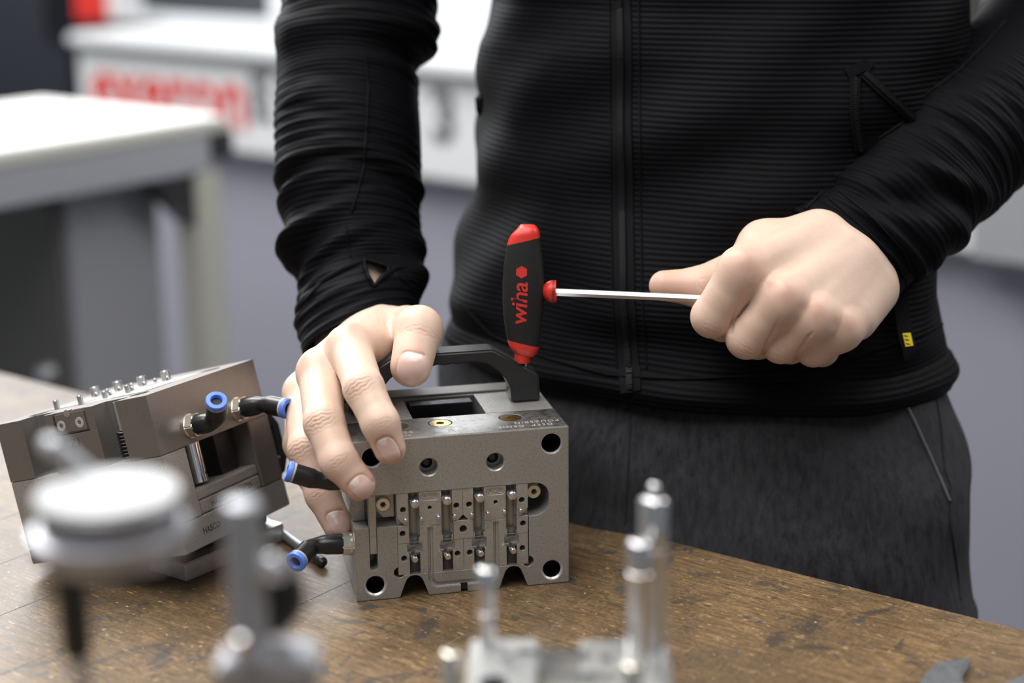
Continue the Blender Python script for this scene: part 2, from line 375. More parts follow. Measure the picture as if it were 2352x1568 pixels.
G().box(xw1 + 0.05, xc0, 0.26, 0.28, zw0, zl + 0.45).build('tank_door', M_WHITE, mach, 0)
G().box(xc1, xr + 0.01, -0.03, 0.28, zp + 0.002, zl + 0.45).build('side_panel', mat('shaded_white_paint', (0.30, 0.31, 0.33), 0.5), mach, 0, 0.003)  # white machine body in less light; that shade is put into the grey
G().box(xc0, xc1 - 0.002, -0.028, 0.26, zp + 0.10, zl + 0.6).build('dark_column', mat('dark_column_paint', (0.03, 0.03, 0.028), 0.6), mach, 0)  # dark column between tank door and side panel
xr0 = ml(190, 30, 0.2)[0]; xr1 = ml(229, 30, 0.2)[0]
G().box(xr0, xr1, 0.18, 0.26, zl, zl + 0.65).build('red_post', M_RED, mach, 0, 0.004)
G().box(xl + 0.1, xr, 0.30, 1.1, zl - 0.05, zl + 0.7).build('tank_back', M_GREY2, mach, 0)
# lettering on the front panel
a0 = ml(212, 195); a1 = ml(566, 235)
zt0 = ml(390, 215)[1]
hl = ml(232, 148)[1] - ml(232, 222)[1]
vs, fs = text_geo('exeron', 1.0, 0.02, 0.0, 0.002)
wtx = np.ptp(vs[:, 0]); sz = (a1[0] - a0[0]) / wtx
text_on('lettering', 'exeron', sz, ((a0[0] + a1[0]) / 2, -0.001, zt0), (1, 0, 0), (0, 0, 1), M_REDINK, mach, bold=0.02 * sz, extrude=0.001)
M_INK = mat('dark_grey_print', (0.10, 0.10, 0.11), 0.5)
e0 = ml(600, 235); e3 = ml(1020, 290)
for ch, fx in (('E', 0.0), ('D', 0.21), ('M', 0.45), ('3', 1.0), ('1', 1.22), ('3', 1.44)):
    text_on('lettering', ch, 0.115, (e0[0] + (e3[0] - e0[0]) * fx, -0.001, zp + (zt - zp) * 0.60), (1, 0, 0), (0, 0, 1), M_INK, mach, bold=0.004, extrude=0.001)

# ------------------------------------------------------------------ white side table and the cabinet under it
TZ = 0.965
tc_ = onz(518, 265, TZ); tn0 = onz(-150, 364, TZ); tw0 = onz(205, 214, TZ)
Ln = abs((tn0 - tc_) @ ND) + 0.25; Lt = abs((tw0 - tc_) @ TD) + 0.02
table = empty('side_table', 'white topped table on an aluminium profile frame with black end caps', 'table', (tc_[0], tc_[1], 0), BENCH_RZ)
G().box(-Lt, 0, -Ln, 0, TZ - 0.010, TZ).build('table_top', M_WHITE2, table, 0, 0.002)
G().box(-Lt, 0.002, -Ln, 0.002, TZ - 0.022, TZ - 0.010).build('edge_strip', M_BEIGE, table, 0, 0.002)
for nm, b in (('beam', (-0.045, 0.0, -Ln, -0.03)), ('beam', (-Lt, -Lt + 0.045, -Ln, -0.03)), ('beam', (-Lt + .045, -0.045, -0.06, -0.015)), ('beam', (-Lt + .045, -0.045, -Ln, -Ln + 0.045))):
    G().box(b[0], b[1], b[2], b[3], TZ - 0.070, TZ - 0.022).build(nm, M_ALU, table, 0, 0.002)
G().box(-0.046, 0.003, -0.03, 0.012, TZ - 0.056, TZ - 0.020).build('end_cap', M_PLASTIC, table, 0, 0.003)
G().box(-Lt, -Lt + 0.046, -0.03, 0.012, TZ - 0.056, TZ - 0.020).build('end_cap', M_PLASTIC, table, 0, 0.003)
for lx in (-0.045, -Lt):
    for ly in (-0.058, -Ln):
        G().box(lx, lx + 0.045, ly, ly + 0.045, 0, TZ - 0.070).build('leg', M_BEIGE, table, 0, 0.003)
G().prism([(-0.115, TZ - 0.070), (-0.045, TZ - 0.14), (-0.045, TZ - 0.07)], -0.055, -0.02).build('gusset', M_ALU, table, 0)
g = G(); g.add([(p[0], p[1], p[2]) for p in ((-0.044, -0.13, TZ - 0.070), (-0.044, -0.06, TZ - 0.14), (-0.044, -0.06, TZ - 0.07), (-0.005, -0.13, TZ - 0.070), (-0.005, -0.06, TZ - 0.14), (-0.005, -0.06, TZ - 0.07))],
      [(0, 1, 2), (3, 5, 4), (0, 3, 4, 1), (1, 4, 5, 2), (2, 5, 3, 0)]); g.build('gusset', M_PLASTIC, table, 0)
def proj(P):
    v = np.asarray(P) - CAM; d = v @ _F; return CX + FPX * (v @ _R) / d, CY - FPX * (v @ _U) / d
sn = -0.1
while proj(np.array([tc_[0], tc_[1], 0.55]) - TD * 0.06 + ND * sn)[0] > 202: sn -= 0.01
cb = np.array([tc_[0], tc_[1], 0]) - TD * 0.06 + ND * sn
cab = empty('drawer_cabinet', 'grey floor cabinet with a dark front under the white table', 'cabinet', (cb[0], cb[1], 0), BENCH_RZ)
CT = TZ - 0.078; cl = -sn - 0.075
G().box(-0.42, 0, 0.0, cl, 0.03, CT).build('carcass', M_GREY2, cab, 0, 0.004)
G().box(-0.36, -0.06, 0.04, cl - 0.03, 0.0, 0.03).build('plinth', M_DGREY, cab, 0)
dz = (CT - 0.05) / 2
for i in range(2):
    d = G().box(-0.415, -0.004, -0.018, -0.0005, 0.045 + i * dz, 0.045 + (i + 1) * dz - 0.004).build('door', M_DGREY, cab, 0, 0.003)
    G().cyl((-0.03, -0.018, 0.045 + i * dz + dz * 0.45), (-0.03, -0.036, 0.045 + i * dz + dz * 0.45), 0.012, 0.009).build('knob', M_ALU, d)
nb = at(150, 100, 4.3)
navy = empty('tool_cupboard', 'tall dark navy cupboard behind the white table', 'cupboard', (nb[0], nb[1], 0), BENCH_RZ)
G().box(-1.6, 0.05, 0, 0.5, 0.02, 2.1).build('carcass', M_NAVY, navy, 0, 0.004)
for i in range(3):
    d = G().box(-1.59 + i * 0.545, -1.05 + i * 0.545, -0.02, -0.0005, 0.06, 2.08).build('door', M_NAVY, navy, 0, 0.003)
    G().box(-1.12 + i * 0.545, -1.10 + i * 0.545, -0.045, -0.02, 0.9, 1.05).build('handle', M_PLASTIC, d, 0, 0.003)

# ------------------------------------------------------------------ mould standing under the right hand (local mm: u right, v away, z up)
SC = 0.36 / 0.378
YAW = 0.2062
BU = np.array([math.cos(YAW), math.sin(YAW), 0]); BV = np.array([-math.sin(YAW), math.cos(YAW), 0]); BZ = np.array([0, 0, 1.0])
BO = np.array([-0.0861688 * SC, 0.871287 * SC, BENCH]); BW, BH = 113.5, 87.4
mo = empty('injection_mould', 'upright steel injection mould half with core pins, black bow handle on top', 'mould', tuple(BO), YAW)
def fl(px, py, off=0.0):
    P = onplane(px, py, BO + BV * off * 1e-3, BV) - BO; return P @ BU * 1e3, P @ BZ * 1e3
def tl(px, py, h=BH):
    P = onplane(px, py, BO + BZ * h * 1e-3, BZ) - BO; return P @ BU * 1e3, P @ BV * 1e3
class GM(G):
    """mm version"""
    def mesh(s, name='m'):
        s.v = [(a * 1e-3, b * 1e-3, c * 1e-3) for a, b, c in s.v]; return G.mesh(s, name)
def arc(cx, cz, r, a0, a1, n=12): return [(cx + r * math.cos(math.radians(a0 + (a1 - a0) * i / n)), cz + r * math.sin(math.radians(a0 + (a1 - a0) * i / n))) for i in range(n + 1)]
def mir(poly): return [(BW - u, z) for u, z in reversed(poly)]

runner = [(39.35, 37.8), (39.25, 22.0), (39.2, 9.7)] + arc(43.2, 9.7, 4.0, 180, 270, 6)[1:] + [(56.7, 5.7)] + arc(70.2, 9.7, 4.0, 270, 360, 6) + [(74.2, 22), (74.15, 37.8)]
def runner_tube(v=-0.1, r=1.5):
    g = GM(); g.tube([(u, v, z) for u, z in runner], r, 14); return g.mesh()
# front plate
fp = GM(); fp.box(0, BW, 0, 32.2, 0, BH); me = bevelled(fp.mesh(), 0.00045)
c = GM()
c.box(22.0, 91.8, -2, 9.0, 12.6, 57.75)                                   # insert pocket
c.box(-2, 7.0, -2, 16.0, 40.2, 57.75)                                     # side recess (left)
archL = [(21.9, -1), (22.4, 0)] + [(25.4, 8.2)] + arc(30.35, 7.4, 4.8, 160, 20, 10) + [(35.2, 8.2), (38.2, 0), (38.6, -1)]
c.prism(archL[::-1], -2, 28); c.prism(mir(archL[::-1]), -2, 28)
for u, z, r in ((104.2, 78.5, 5.9), (104.2, 8.2, 6.0), (9.8, 8.4, 6.0), (10.1, 78.3, 5.6)): c.cyl((u, -2, z), (u, 26, z), r, r, 32)
for u, z in ((74.3, 70.8), (39.4, 70.8)): c.lathe([(0, 5.1), (2.0, 5.1), (2.8, 4.5), (10, 4.5), (10.01, 3.2), (22, 3.2)], (u, -2, z), (u, 30, z), 32)
c.prism([(54.9, -1), (58.5, -1), (58.5, 4.9), (54.9, 4.9)], -2, 7)
me = boolean(me, c.mesh())
c = GM()
c.box(7.0 - 0.3, 22.2, -2, 15.0, 40.2, 57.75)                               # recess behind the bracket
c.prism([(91.0, 39.4), (95.0, 39.4)] + arc(95.2, 47.0, 7.5, -90, 0, 8) + arc(95.2, 50.2, 7.5, 0, 90, 8) + [(91.0, 57.7)], -2, 29)
c.prism([(7.3, 45), (7.3, 18.9)] + arc(9.4, 18.9, 2.1, 180, 360, 8) + [(11.5, 45)], -2, 14)  # slot
c.cyl((22.6, -2, 14.4), (22.6, 9.5, 14.4), 3.0); c.cyl((91.2, -2, 14.2), (91.2, 9.5, 14.2), 3.0)
me = boolean(me, c.mesh(), self_int=True)
me = boolean(me, runner_tube())
c = GM(); c.prism([(53.9, -1), (59.5, -1), (58.4, 1.2), (55.0, 1.2)], -2, 6)
for u in (26.2, 49.3, 87.1): c.cyl((u, 21.4, BH - 2.6), (u, 21.4, BH + 3), 6.4, 6.4, 32)
me = boolean(me, c.mesh())
fpo = link('front_plate', me, M_STEEL, mo, 30)
me.materials.append(M_TOP); me.materials.append(M_EDGE)
for p_ in me.polygons:
    n_ = p_.normal
    if n_.z > 0.95 and p_.center.z > 0.0868: p_.material_index = 1
    elif p_.area < 2e-4 and sum(abs(c_) > 0.25 for c_ in n_) >= 2 and (p_.center.z > 0.0868 or p_.center.x > 0.1130): p_.material_index = 2
GM().box(54.95, 58.45, 1.6, 6, 1.0, 4.8).build('sprue_insert', M_BLACKSTEEL, mo, 0)
# the plates behind
p2 = GM(); p2.box(0.3, BW - 0.4, 32.5, 70.3, 0, BH - 0.1); me = bevelled(p2.mesh(), 0.0004)
c = GM(); c.box(36.4, 76.0, 30, 68.0, 40, BH + 3); me = boolean(me, c.mesh()); link('middle_plate', me, M_STEEL, mo, 30)
GM().box(38.6, 73.6, tl(1015, 927, BH - 1.0)[1], 67.6, 30, BH - 1.0).build('ejector_block', M_BLACKSTEEL, mo, 0, 0.0003)
GM().box(0.6, BW - 0.6, 70.6, 84.5, 0, BH + 1.0).build('rear_plate', M_STEELB, mo, 0, 0.0003)
# cavity inserts: base bed with half-round channels, then the separate pieces on it
CH = [31.0, 48.3, 65.2, 82.5]
bed = GM(); bed.box(22.15, 91.65, 3.2, 8.9, 12.7, 57.65); me = bed.mesh()
c = GM()
for u in CH: c.cyl((u, 2.4, 10), (u, 2.4, 60), 2.95, 2.95, 28)
c.prism([(53.8, 40.3), (59.7, 40.3), (56.75, 43.3)], 2.5, 8.6)
BED = boolean(me, c.mesh())
def cutters():
    c = GM()
    for u in CH:
        c.cyl((u, 0.9, 33.6), (u, 0.9, 60), 2.95, 2.95, 28)
        c.lathe([(0, 2.95), (1.2, 2.3), (5.0, 2.3)], (u, 0.7, 33.61), (u, 0.7, 20), 28)
        pr = [(-3.95, 24.6)] + arc(-2.6 + 0, 24.9, 1.4, 180, 270, 4) + arc(2.6, 24.9, 1.4, 270, 360, 4) + arc(2.3, 28.5, 1.7, 0, 90, 4) + arc(-2.3, 28.5, 1.7, 90, 180, 4)
        c.prism([(u + a, b) for a, b in pr], -1, 2.4)
        c.box(u - 2.8, u + 2.8, -1, 3.1, 10, 23.51)
    return c.mesh()
CUTC = cutters(); RUN = runner_tube(0.1)
c = GM()
for u, z, r in ((25.4, 48.7, 1.55), (24.8, 35.6, 1.6), (25.3, 21.8, 1.55), (53.4, 48.6, 1.55), (53.5, 21.9, 1.55), (39.35, 48.7, 1.1)):
    for uu in (u, BW - u): c.cyl((uu, -1, z), (uu, 8.5, z), r, r, 20)
c.cyl((56.75, -1, 35.4), (56.75, 9.5, 35.4), 2.0, 2.0, 24)
tagp = arc(36.2, 54.6, 1.9, 90, 270, 8) + arc(42.6, 54.6, 1.9, -90, 90, 8)
c.prism(tagp, -1, 0.62); c.prism(mir(tagp), -1, 0.62)
CUTH = c.mesh()
link('cavity_bed', boolean(BED, CUTH.copy()), M_BED, mo, 40)
pieces = [
    [(22.15, 57.6), (22.15, 44.4), (26.2, 39.95), (30.9, 39.95), (30.9, 57.6)],
    [(31.1, 57.6), (31.1, 39.05), (48.2, 39.05), (48.2, 57.6)],
    [(48.4, 57.6), (48.4, 40.35), (53.9, 40.35), (56.68, 43.2), (56.68, 57.6)],
    [(22.15, 39.8), (22.15, 30.2), (28.2, 30.2), (28.2, 39.8)],
    [(22.15, 12.75), (39.28, 12.75), (39.28, 38.95), (28.46, 38.95), (28.46, 30.1), (22.15, 30.1)],
    [(39.42, 12.75), (56.68, 12.75), (56.68, 30.0), (51.45, 30.0), (51.45, 38.95), (39.42, 38.95)]]
for mirror in (False, True):
    for i, pl in enumerate(pieces):
        pl2 = mir(pl) if mirror else pl
        g = GM(); g.prism(pl2[::-1] if i < 4 else pl2, 0.15 + 0.1 * (i % 3), 3.1); me = g.mesh()
        me = boolean(me, RUN.copy()); me = boolean(me, CUTH.copy()); me = boolean(me, CUTC.copy(), self_int=True)
        link('cavity_insert', me, M_INS, mo, 30)
g = GM(); g.box(51.6, 61.9, 0.1, 3.1, 30.1, 40.2); me = boolean(g.mesh(), CUTH.copy()); link('cavity_insert', me, M_INS, mo, 30)
# number plates stamped in the inserts
for u in (39.4, 74.1):
    for k, ch in enumerate('09Ø'):
        text_on('stamped_number', ch, 0.0034, ((u - 2.6 + k * 2.6) * 1e-3, 0.00058, 0.0546), (1, 0, 0), (0, 0, 1), M_INS, mo, bold=0.0, extrude=0.00025)
# core pins
pu = [fl(780 + a / 3.136, 900 + b / 3.136, -5.0) for a, b in ((546, 812), (777, 790), (1014, 770), (1248, 752))]
for (u, z) in pu:
    GM().lathe([(0, 2.35), (9.0, 2.35), (9.9, 2.15), (10.35, 1.5), (10.5, 0.2)], (u, 5.0, z + 0.2), (u, -5.5, z + 0.2), 28).build('core_pin', M_PIN, mo, 50)
pl_ = [fl(780 + a / 3.136, 900 + b / 3.136, -6.0) for a, b in ((545, 1210), (783, 1190), (1020, 1168), (1254, 1148))]
for (u, z) in pl_:
    GM().lathe([(0, 1.6), (8.7, 1.6), (9.0, 1.35)], (u, 3.0, z), (u, -6.0, z), 24).build('core_pin', M_PIN, mo, 40)
for a, b in ((477, 928), (592, 917), (715, 906), (830, 896), (955, 888), (1071, 877), (1190, 866), (1306, 856)):
    u, z = fl(780 + a / 3.136, 900 + b / 3.136, -2.0)
    GM().lathe([(0, 1.05), (4.2, 1.05), (4.6, 0.8), (4.75, 0.2)], (u, 2.6, z), (u, -2.2, z), 20).build('stop_pin', M_PIN, mo, 50)
# bracket and slide bar in the left recess, socket screws
GM().prism([(11.9, 47.5), (15.6, 43.0), (21.8, 43.0), (21.8, 57.6), (11.9, 57.6)], 6.5, 12).build('bracket', M_INS, mo, 0, 0.0003)
GM().prism([(91.95, 46.5), (98.0, 51.5), (99.2, 57.6), (91.95, 57.6)], 6.5, 12).build('bracket', M_INS, mo, 0, 0.0003)
GM().box(7.55, 11.35, 0.4, 5.5, 25.6, 57.7).build('slide_bar', M_INS, mo, 0, 0.0002)
GM().box(0.4, 6.9, 11.5, 15.9, 40.3, 57.7).build('recess_block', M_STEEL, mo, 0, 0.0002)
def socket_screw(parent, p, ax, r, mtl, hexr, name='socket_screw', h=3.0):
    p = np.asarray(p, float); ax = nrm(ax)
    g = GM(); g.lathe([(0, r), (h - 0.5, r), (h, r - 0.5)], p - ax * h, p, 28); me = g.mesh()
    c = GM(); c.cyl(p - ax * h * 0.6, p + ax * 1.0, hexr, hexr, 6); me = boolean(me, c.mesh())
    o = link(name, me, mtl, parent, 30)
    if parent.parent is None: GM().cyl(p - ax * h * 0.62, p - ax * h * 0.5, hexr * 0.8, hexr * 0.8, 16).build('socket_shade', M_DARK, o)  # dark disc paints the shade at the bottom of the hex recess
    return o
u, z = fl(780 + 313 / 3.136, 900 + 812 / 3.136, 3.5); socket_screw(mo, (u, 3.5, z), (0, -1, 0), 4.0, M_SCREW, 1.7)
u, z = fl(780 + 1400 / 3.136, 900 + 718 / 3.136, 3.5); socket_screw(mo, (u, 3.5, z), (0, -1, 0), 3.9, M_SCREW, 1.7)
for u in (26.2, 49.3, 87.1):
    g = GM(); g.lathe([(0, 3.5), (2.2, 5.7), (2.5, 5.7)], (u, 21.4, BH - 2.6), (u, 21.4, BH), 32); me = g.mesh()
    c = GM(); c.cyl((u, 21.4, BH - 2.2), (u, 21.4, BH + 2), 2.3, 2.3, 6); link('brass_plug', boolean(me, c.mesh()), M_BRASS, mo, 30)
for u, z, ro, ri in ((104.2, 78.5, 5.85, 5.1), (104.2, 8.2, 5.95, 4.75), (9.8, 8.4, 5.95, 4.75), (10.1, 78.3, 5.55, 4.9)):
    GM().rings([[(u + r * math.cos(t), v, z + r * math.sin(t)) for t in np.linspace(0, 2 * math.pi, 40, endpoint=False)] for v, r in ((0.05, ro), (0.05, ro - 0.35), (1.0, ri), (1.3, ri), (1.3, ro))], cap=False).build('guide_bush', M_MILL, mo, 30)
    GM().rings([[(u + r * math.cos(t), v, z + r * math.sin(t)) for t in np.linspace(0, 2 * math.pi, 40, endpoint=False)] for v, r in ((1.3, ri), (24.8, ri))], cap=False).build('bore_shade', M_BLACKSTEEL, mo, 30)  # blackened lining stands in for the shade deep in the hole
    GM().cyl((u, 24.6, z), (u, 25.6, z), ro - 0.1).build('bore_end_shade', M_DARK, mo)  # dark disc paints the shade at the far end of the hole
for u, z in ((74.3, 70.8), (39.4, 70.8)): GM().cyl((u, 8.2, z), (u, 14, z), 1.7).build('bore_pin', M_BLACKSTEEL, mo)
# stamped writing on the top of the front plate, read from behind
def stamp(txt, uc, vc, size):
    text_on('stamped_text', txt, size * 1e-3, (uc * 1e-3, vc * 1e-3, BH * 1e-3), (-1, 0, 0), (0, -1, 0), M_STAMP, mo, bold=-0.00007, extrude=0.00008, spacing=1.25)
sa = tl(1262, 968); stamp('POUZSBIN', sa[0] - 6.5, 11.5, 4.3)
stamp('DSEP  GENIE', tl(1210, 982)[0], 6.0, 4.3); stamp('EP/ZEUS', tl(1055, 989)[0], 6.0, 4.3); stamp('022', tl(930, 990)[0], 9.5, 4.3); stamp('40', tl(936, 999)[0], 4.6, 4.0)
# bow handle
HV0, HV1 = 46.8, 62.0
def hpx(px, py): return onplane(px, py, BO + BV * HV0 * 1e-3, BV) - BO
outer = [(109.0, BH), (108.6, 101.5), (85.0, 117.0), (82.0, 117.8)]
outer = [(109.2, BH), (108.4, 102.6), (84.6, 117.4), (82.2, 118.0)]
inner = [(93.2, BH), (92.6, 96.0), (90.3, 101.0), (86.5, 105.4), (80.5, 109.9), (75.5, 111.4), (72.0, 111.6)]
oL = [(BW - u, z) for u, z in outer[::-1]]; iL = [(BW - u, z) for u, z in inner[::-1]]
grips = [(67, 111.6), (64, 110.8), (61, 111.6), (57, 110.8), (53, 111.6), (50, 110.8), (47, 111.6)]
poly = outer + oL + iL[::-1] + grips[::-1] + inner[::-1]
poly = outer + oL + [(BW - u, z) for u, z in inner] + grips[::-1] + inner[::-1]
g = GM(); g.prism(poly, HV0, HV1); handle = g.build('carry_handle', M_PLASTIC, mo, 30, 0.0012, 3)
# recess with the screw in the sloping shoulder
for sgn in (1,):
    p = np.array([100.3, 54.2, 108.6]); ax = nrm([0.53, 0, 0.85])
    GM().lathe([(0, 4.6), (0.6, 4.6), (0.6, 3.4), (-1.5, 3.4)], p - ax * 1.3, p, 28).build('screw_seat', M_BLACKSTEEL, handle)
    socket_screw(handle, p - ax * 0.4, ax, 3.2, M_BLACKSTEEL, 1.5, 'handle_screw')

def fitting(parent, base, out, d2, l1=0.012, l2=0.013, r=0.0052, nut_r=0.0068, nut_l=0.006, name='push_fitting'):
    """elbow push-in fitting: hex nut, black elbow, grey ring and blue release collar (parent space, metres)"""
    base = np.asarray(base, float); out = nrm(out); d2 = nrm(d2)
    root = G().cyl(base - out * 0.002, base + out * nut_l, nut_r, nut_r, 6).build(name, M_NICKEL, parent, 30, 0.0006)
    G().lathe([(0, nut_r * 0.98), (0.0012, nut_r * 0.98)], base - out * 0.0001, base + out, 24).build('washer', M_NICKEL, root)
    k = base + out * (nut_l + l1); pth = [base + out * nut_l * 0.9, base + out * (nut_l + 0.1 * l1)]
    m1 = base + out * (nut_l + l1 * 0.55); m2 = k + d2 * l2 * 0.45
    for t in np.linspace(0, 1, 9): pth.append((1 - t) ** 2 * m1 + 2 * t * (1 - t) * k + t * t * m2)
    e = k + d2 * (l2 + 0.004); pth += [k + d2 * (l2 * 0.62), e]
    rad = [r * 1.02, r * 1.04] + [r * (1.0 - 0.17 * math.sin(math.pi * t)) for t in np.linspace(0, 1, 9)] + [r * 1.0, r * 1.0]
    G().tube(pth, rad, 24).build('elbow', M_FIT, root, 50)
    G().lathe([(0, r * 1.01), (0.0011, r * 1.01), (0.0011, r * 0.6)], e - d2 * 0.0002, e + d2, 28).build('ring', M_GREYP, root)
    G().cyl(e - d2 * 0.0005, e + d2 * 0.0014, r * 0.58).build('bore_shade', M_DARK, root)  # dark plug paints the shade inside the collar opening
    G().rings([[e + d2 * h + (np.cross(d2, nrm(np.cross(d2, [0.1, 0.2, 1]))) * math.cos(t) + nrm(np.cross(d2, [0.1, 0.2, 1])) * math.sin(t)) * rr for t in np.linspace(0, 2 * math.pi, 32, endpoint=False)]
               for h, rr in ((0.0009, r * 0.95), (0.0012, r * 1.05), (0.0032, r * 1.05), (0.0037, r * 0.98), (0.0038, r * 0.62), (0.0034, r * 0.55), (-0.004, r * 0.52))], cap=False).build('collar', M_BLUE, root, 45)
    return root
LR = Matrix.Rotation(-YAW, 3, 'Z')
def todir(w): return np.array(LR @ Vector(w))
a_, b_ = fl(800, 1100, 9.0)
fitting(mo, (0.0, 0.009, b_ * 1e-3), (-1, 0, 0.0), todir((-0.93, -0.1, 0.36)), 0.0095, 0.0105, 0.0052)
a_, b_ = fl(795, 1249, 10.0)
fitting(mo, (-0.001, 0.010, b_ * 1e-3), (-1, 0, 0.05), todir((-0.40, -0.90, -0.16)), 0.0150, 0.0105, 0.0052, 0.0062, 0.005)

# ------------------------------------------------------------------ second mould, tilted (local: x along right face, y along left face, z up; origin at near top corner)
def rot3(a, b, c):
    Rz = np.array([[math.cos(a), -math.sin(a), 0], [math.sin(a), math.cos(a), 0], [0, 0, 1]])
    Ry = np.array([[math.cos(b), 0, math.sin(b)], [0, 1, 0], [-math.sin(b), 0, math.cos(b)]])
    Rx = np.array([[1, 0, 0], [0, math.cos(c), -math.sin(c)], [0, math.sin(c), math.cos(c)]])
    return Ry @ Rx @ Rz
R2 = rot3(1.1681, -0.2245, -0.1679); A2 = np.array([-0.1883, 0.846, 1.0086])
base2 = A2 + R2 @ np.array([0.0, 0.10, -0.0785])
m4 = Matrix([[*R2[0], base2[0]], [*R2[1], base2[1]], [*R2[2], base2[2]], [0, 0, 0, 1]])
m2 = empty('injection_mould', 'tilted steel injection mould half lying pins up, two black elbow fittings on its side', 'mould', mat=m4)
OFF = np.array([0, -100.0, 78.5])
class G2(GM):
    """mm, z measured upward from the pin face (0), shifted to the thing's base"""
    def mesh(s, name='m'):
        s.v = [(a + OFF[0], b + OFF[1], c + OFF[2]) for a, b, c in s.v]; return GM.mesh(s, name)
X2, Y2 = 100.0, 103.0
g = G2(); g.box(0, X2, 0, Y2, -32.1, 0); me = g.mesh()
c = G2()
for y0, y1 in ((20.3, 36.1), (69.2, 85.3)): c.box(-3, 12, y0, y1, -40, 4)
me = boolean(me, c.mesh())
c = G2(); c.box(-3, 2.5, 41.0, 63.5, -12.4, 4)
c.cyl((18, 18, -3), (18, 18, 5), 5.5); c.cyl((84, 18, -3), (84, 18, 5), 5.5); c.cyl((18, 88, -3), (18, 88, 5), 5.5)
c.box(24, 80, 20, 88, -2.0, 5)
me = boolean(me, c.mesh(), self_int=True); link('core_plate', me, M_STEELB, m2, 30)
G2().box(12.0, 12.4, 20.4, 36.0, -32, -0.1).build('milled_wall', M_MILL, m2, 0); G2().box(12.0, 12.4, 69.3, 85.2, -32, -0.1).build('milled_wall', M_MILL, m2, 0)
kp = G2(); kp.box(0.05, 2.4, 41.5, 63.0, -12.0, -0.2)
key = kp.build('keeper_plate', M_STEELB, m2, 0, 0.0009, 2)
for y, z in ((59.0, -7.1), (46.6, -7.0)):
    p = np.array([0.0, y, z]) + OFF
    socket_screw(key, p, (-1, 0, 0), 3.3, M_MILL, 1.3)
G2().cyl((-0.1, 53.3, -1.2), (3, 53.3, -1.2), 2.0).build('dowel', M_PIN, key)
# cavity plates, pins
for i in range(2):
    for j in range(3):
        G2().box(25 + i * 27.6, 51.8 + i * 27.6, 20.6 + j * 22.5, 42.4 + j * 22.5, -1.9, 0.25 - 0.2 * ((i + j) % 2)).build('cavity_insert', M_INS, m2, 0, 0.0003)
for x_, y_, r_, h_ in ((26.0, 81.4, 1.6, 5), (26.3, 64.7, 1.6, 5), (34.8, 54.6, 1.6, 4), (38.3, 41.3, 1.6, 4.5), (61.2, 82.6, 2.6, 5.5), (68.5, 71.8, 2.6, 5.5), (68.5, 54.6, 2.6, 5.5), (74.6, 42.3, 2.6, 5.5)):
    G2().lathe([(0, r_), (h_ + 1.6, r_), (h_ + 2, r_ - 0.4)], (x_, y_, -2), (x_, y_, 10), 20).build('core_pin', M_PIN, m2, 40)
for x_, y_ in ((56, 78), (66, 78), (63, 67), (73, 66), (64, 50), (73, 49), (70, 38), (46, 60), (48, 46), (52, 70)):
    G2().lathe([(0, 1.0), (3.6, 1.0), (4, 0.7)], (x_, y_, -1.5), (x_, y_, 10), 14).build('stop_pin', M_PIN, m2, 40)
# legs / rails, ejector plates, bottom plate
G2().box(0, 20.9, 0.0, Y2, -69.6, -32.3).build('spacer_rail', M_STEEL, m2, 0, 0.0003)
G2().box(80.3, X2 + 0.8, 0.0, Y2, -69.8, -32.3).build('spacer_rail', M_STEELB, m2, 0, 0.0005)
G2().box(21.5, 80.0, 1.0, Y2 - 6, -62.0, -56.1).build('ejector_plate', M_STEEL, m2, 0, 0.0007)
G2().box(21.8, 79.6, 0.6, Y2 - 6, -69.6, -62.2).build('ejector_plate', M_STEEL, m2, 0, 0.0007)
G2().box(0, X2 + 1.2, 0, 48, -85.6, -69.9).build('clamping_plate', M_STEEL, m2, 0, 0.0005)
G2().box(0, X2 + 1.2, 48, Y2, -78.2, -69.9).build('clamping_plate', M_STEELB, m2, 0, 0.0005)
G2().lathe([(0, 5.2), (17, 5.2), (17, 4.7), (18.5, 4.7), (18.5, 5.2), (22, 5.2)], (36.5, 8.5, -32.3), (36.5, 8.5, -56), 28).build('guide_pillar', M_CHROME, m2)
G2().box(60, 76, 10, 26, -56, -32.4).build('support_block', M_BLACKSTEEL, m2, 0)
G2().lathe([(0, 2.2), (14, 2.2)], (4.6, 24.0, -17), (4.6, 24.0, -31), 16).build('spring_core', M_BLACKSTEEL, m2)
sp = [(4.6 + 3.0 * math.cos(t), 24.0 + 3.0 * math.sin(t), -16 - 15 * t / (2 * math.pi * 8)) for t in np.linspace(0, 2 * math.pi * 8, 160)]
G2().tube(sp, 0.75, 8).build('spring', M_BLACKSTEEL, m2, 60)
G2().cyl((4.6, 24.0, -0.5), (4.6, 24.0, -16), 1.5).build('spring_pin', M_PIN, m2)
def l2(p): return (np.asarray(p, float) + OFF) * 1e-3
text_on('engraving', 'HASCO', 0.0046, l2((26.0, -0.02, -77.9)), (1, 0, 0), (0, 0, 1), M_ENGR, m2, bold=0.0001, extrude=0.0001, spacing=1.05)
text_on('engraving', 'HASCO', 0.0046, l2((63.0, 0.58, -66.0)), (1, 0, 0), (0, 0, 1), M_ENGR, m2, extrude=0.0001)
text_on('engraving', 'HASCO', 0.0042, l2((39.0, 0.58, -66.2)), (1, 0, 0), (0, 0, 1), M_ENGR, m2, extrude=0.0001)
text_on('engraving', 'Z1', 0.0068, l2((-0.02, 52.4, -17.6)), (0, -1, 0), (0, 0, 1), M_ENGR, m2, extrude=0.0001)
R2i = R2.T
fitting(m2, l2((28.8, 0, -22.8)), (0, -1, 0), R2i @ np.array([0.16, -0.60, 0.78]), 0.0115, 0.0115, 0.0054)
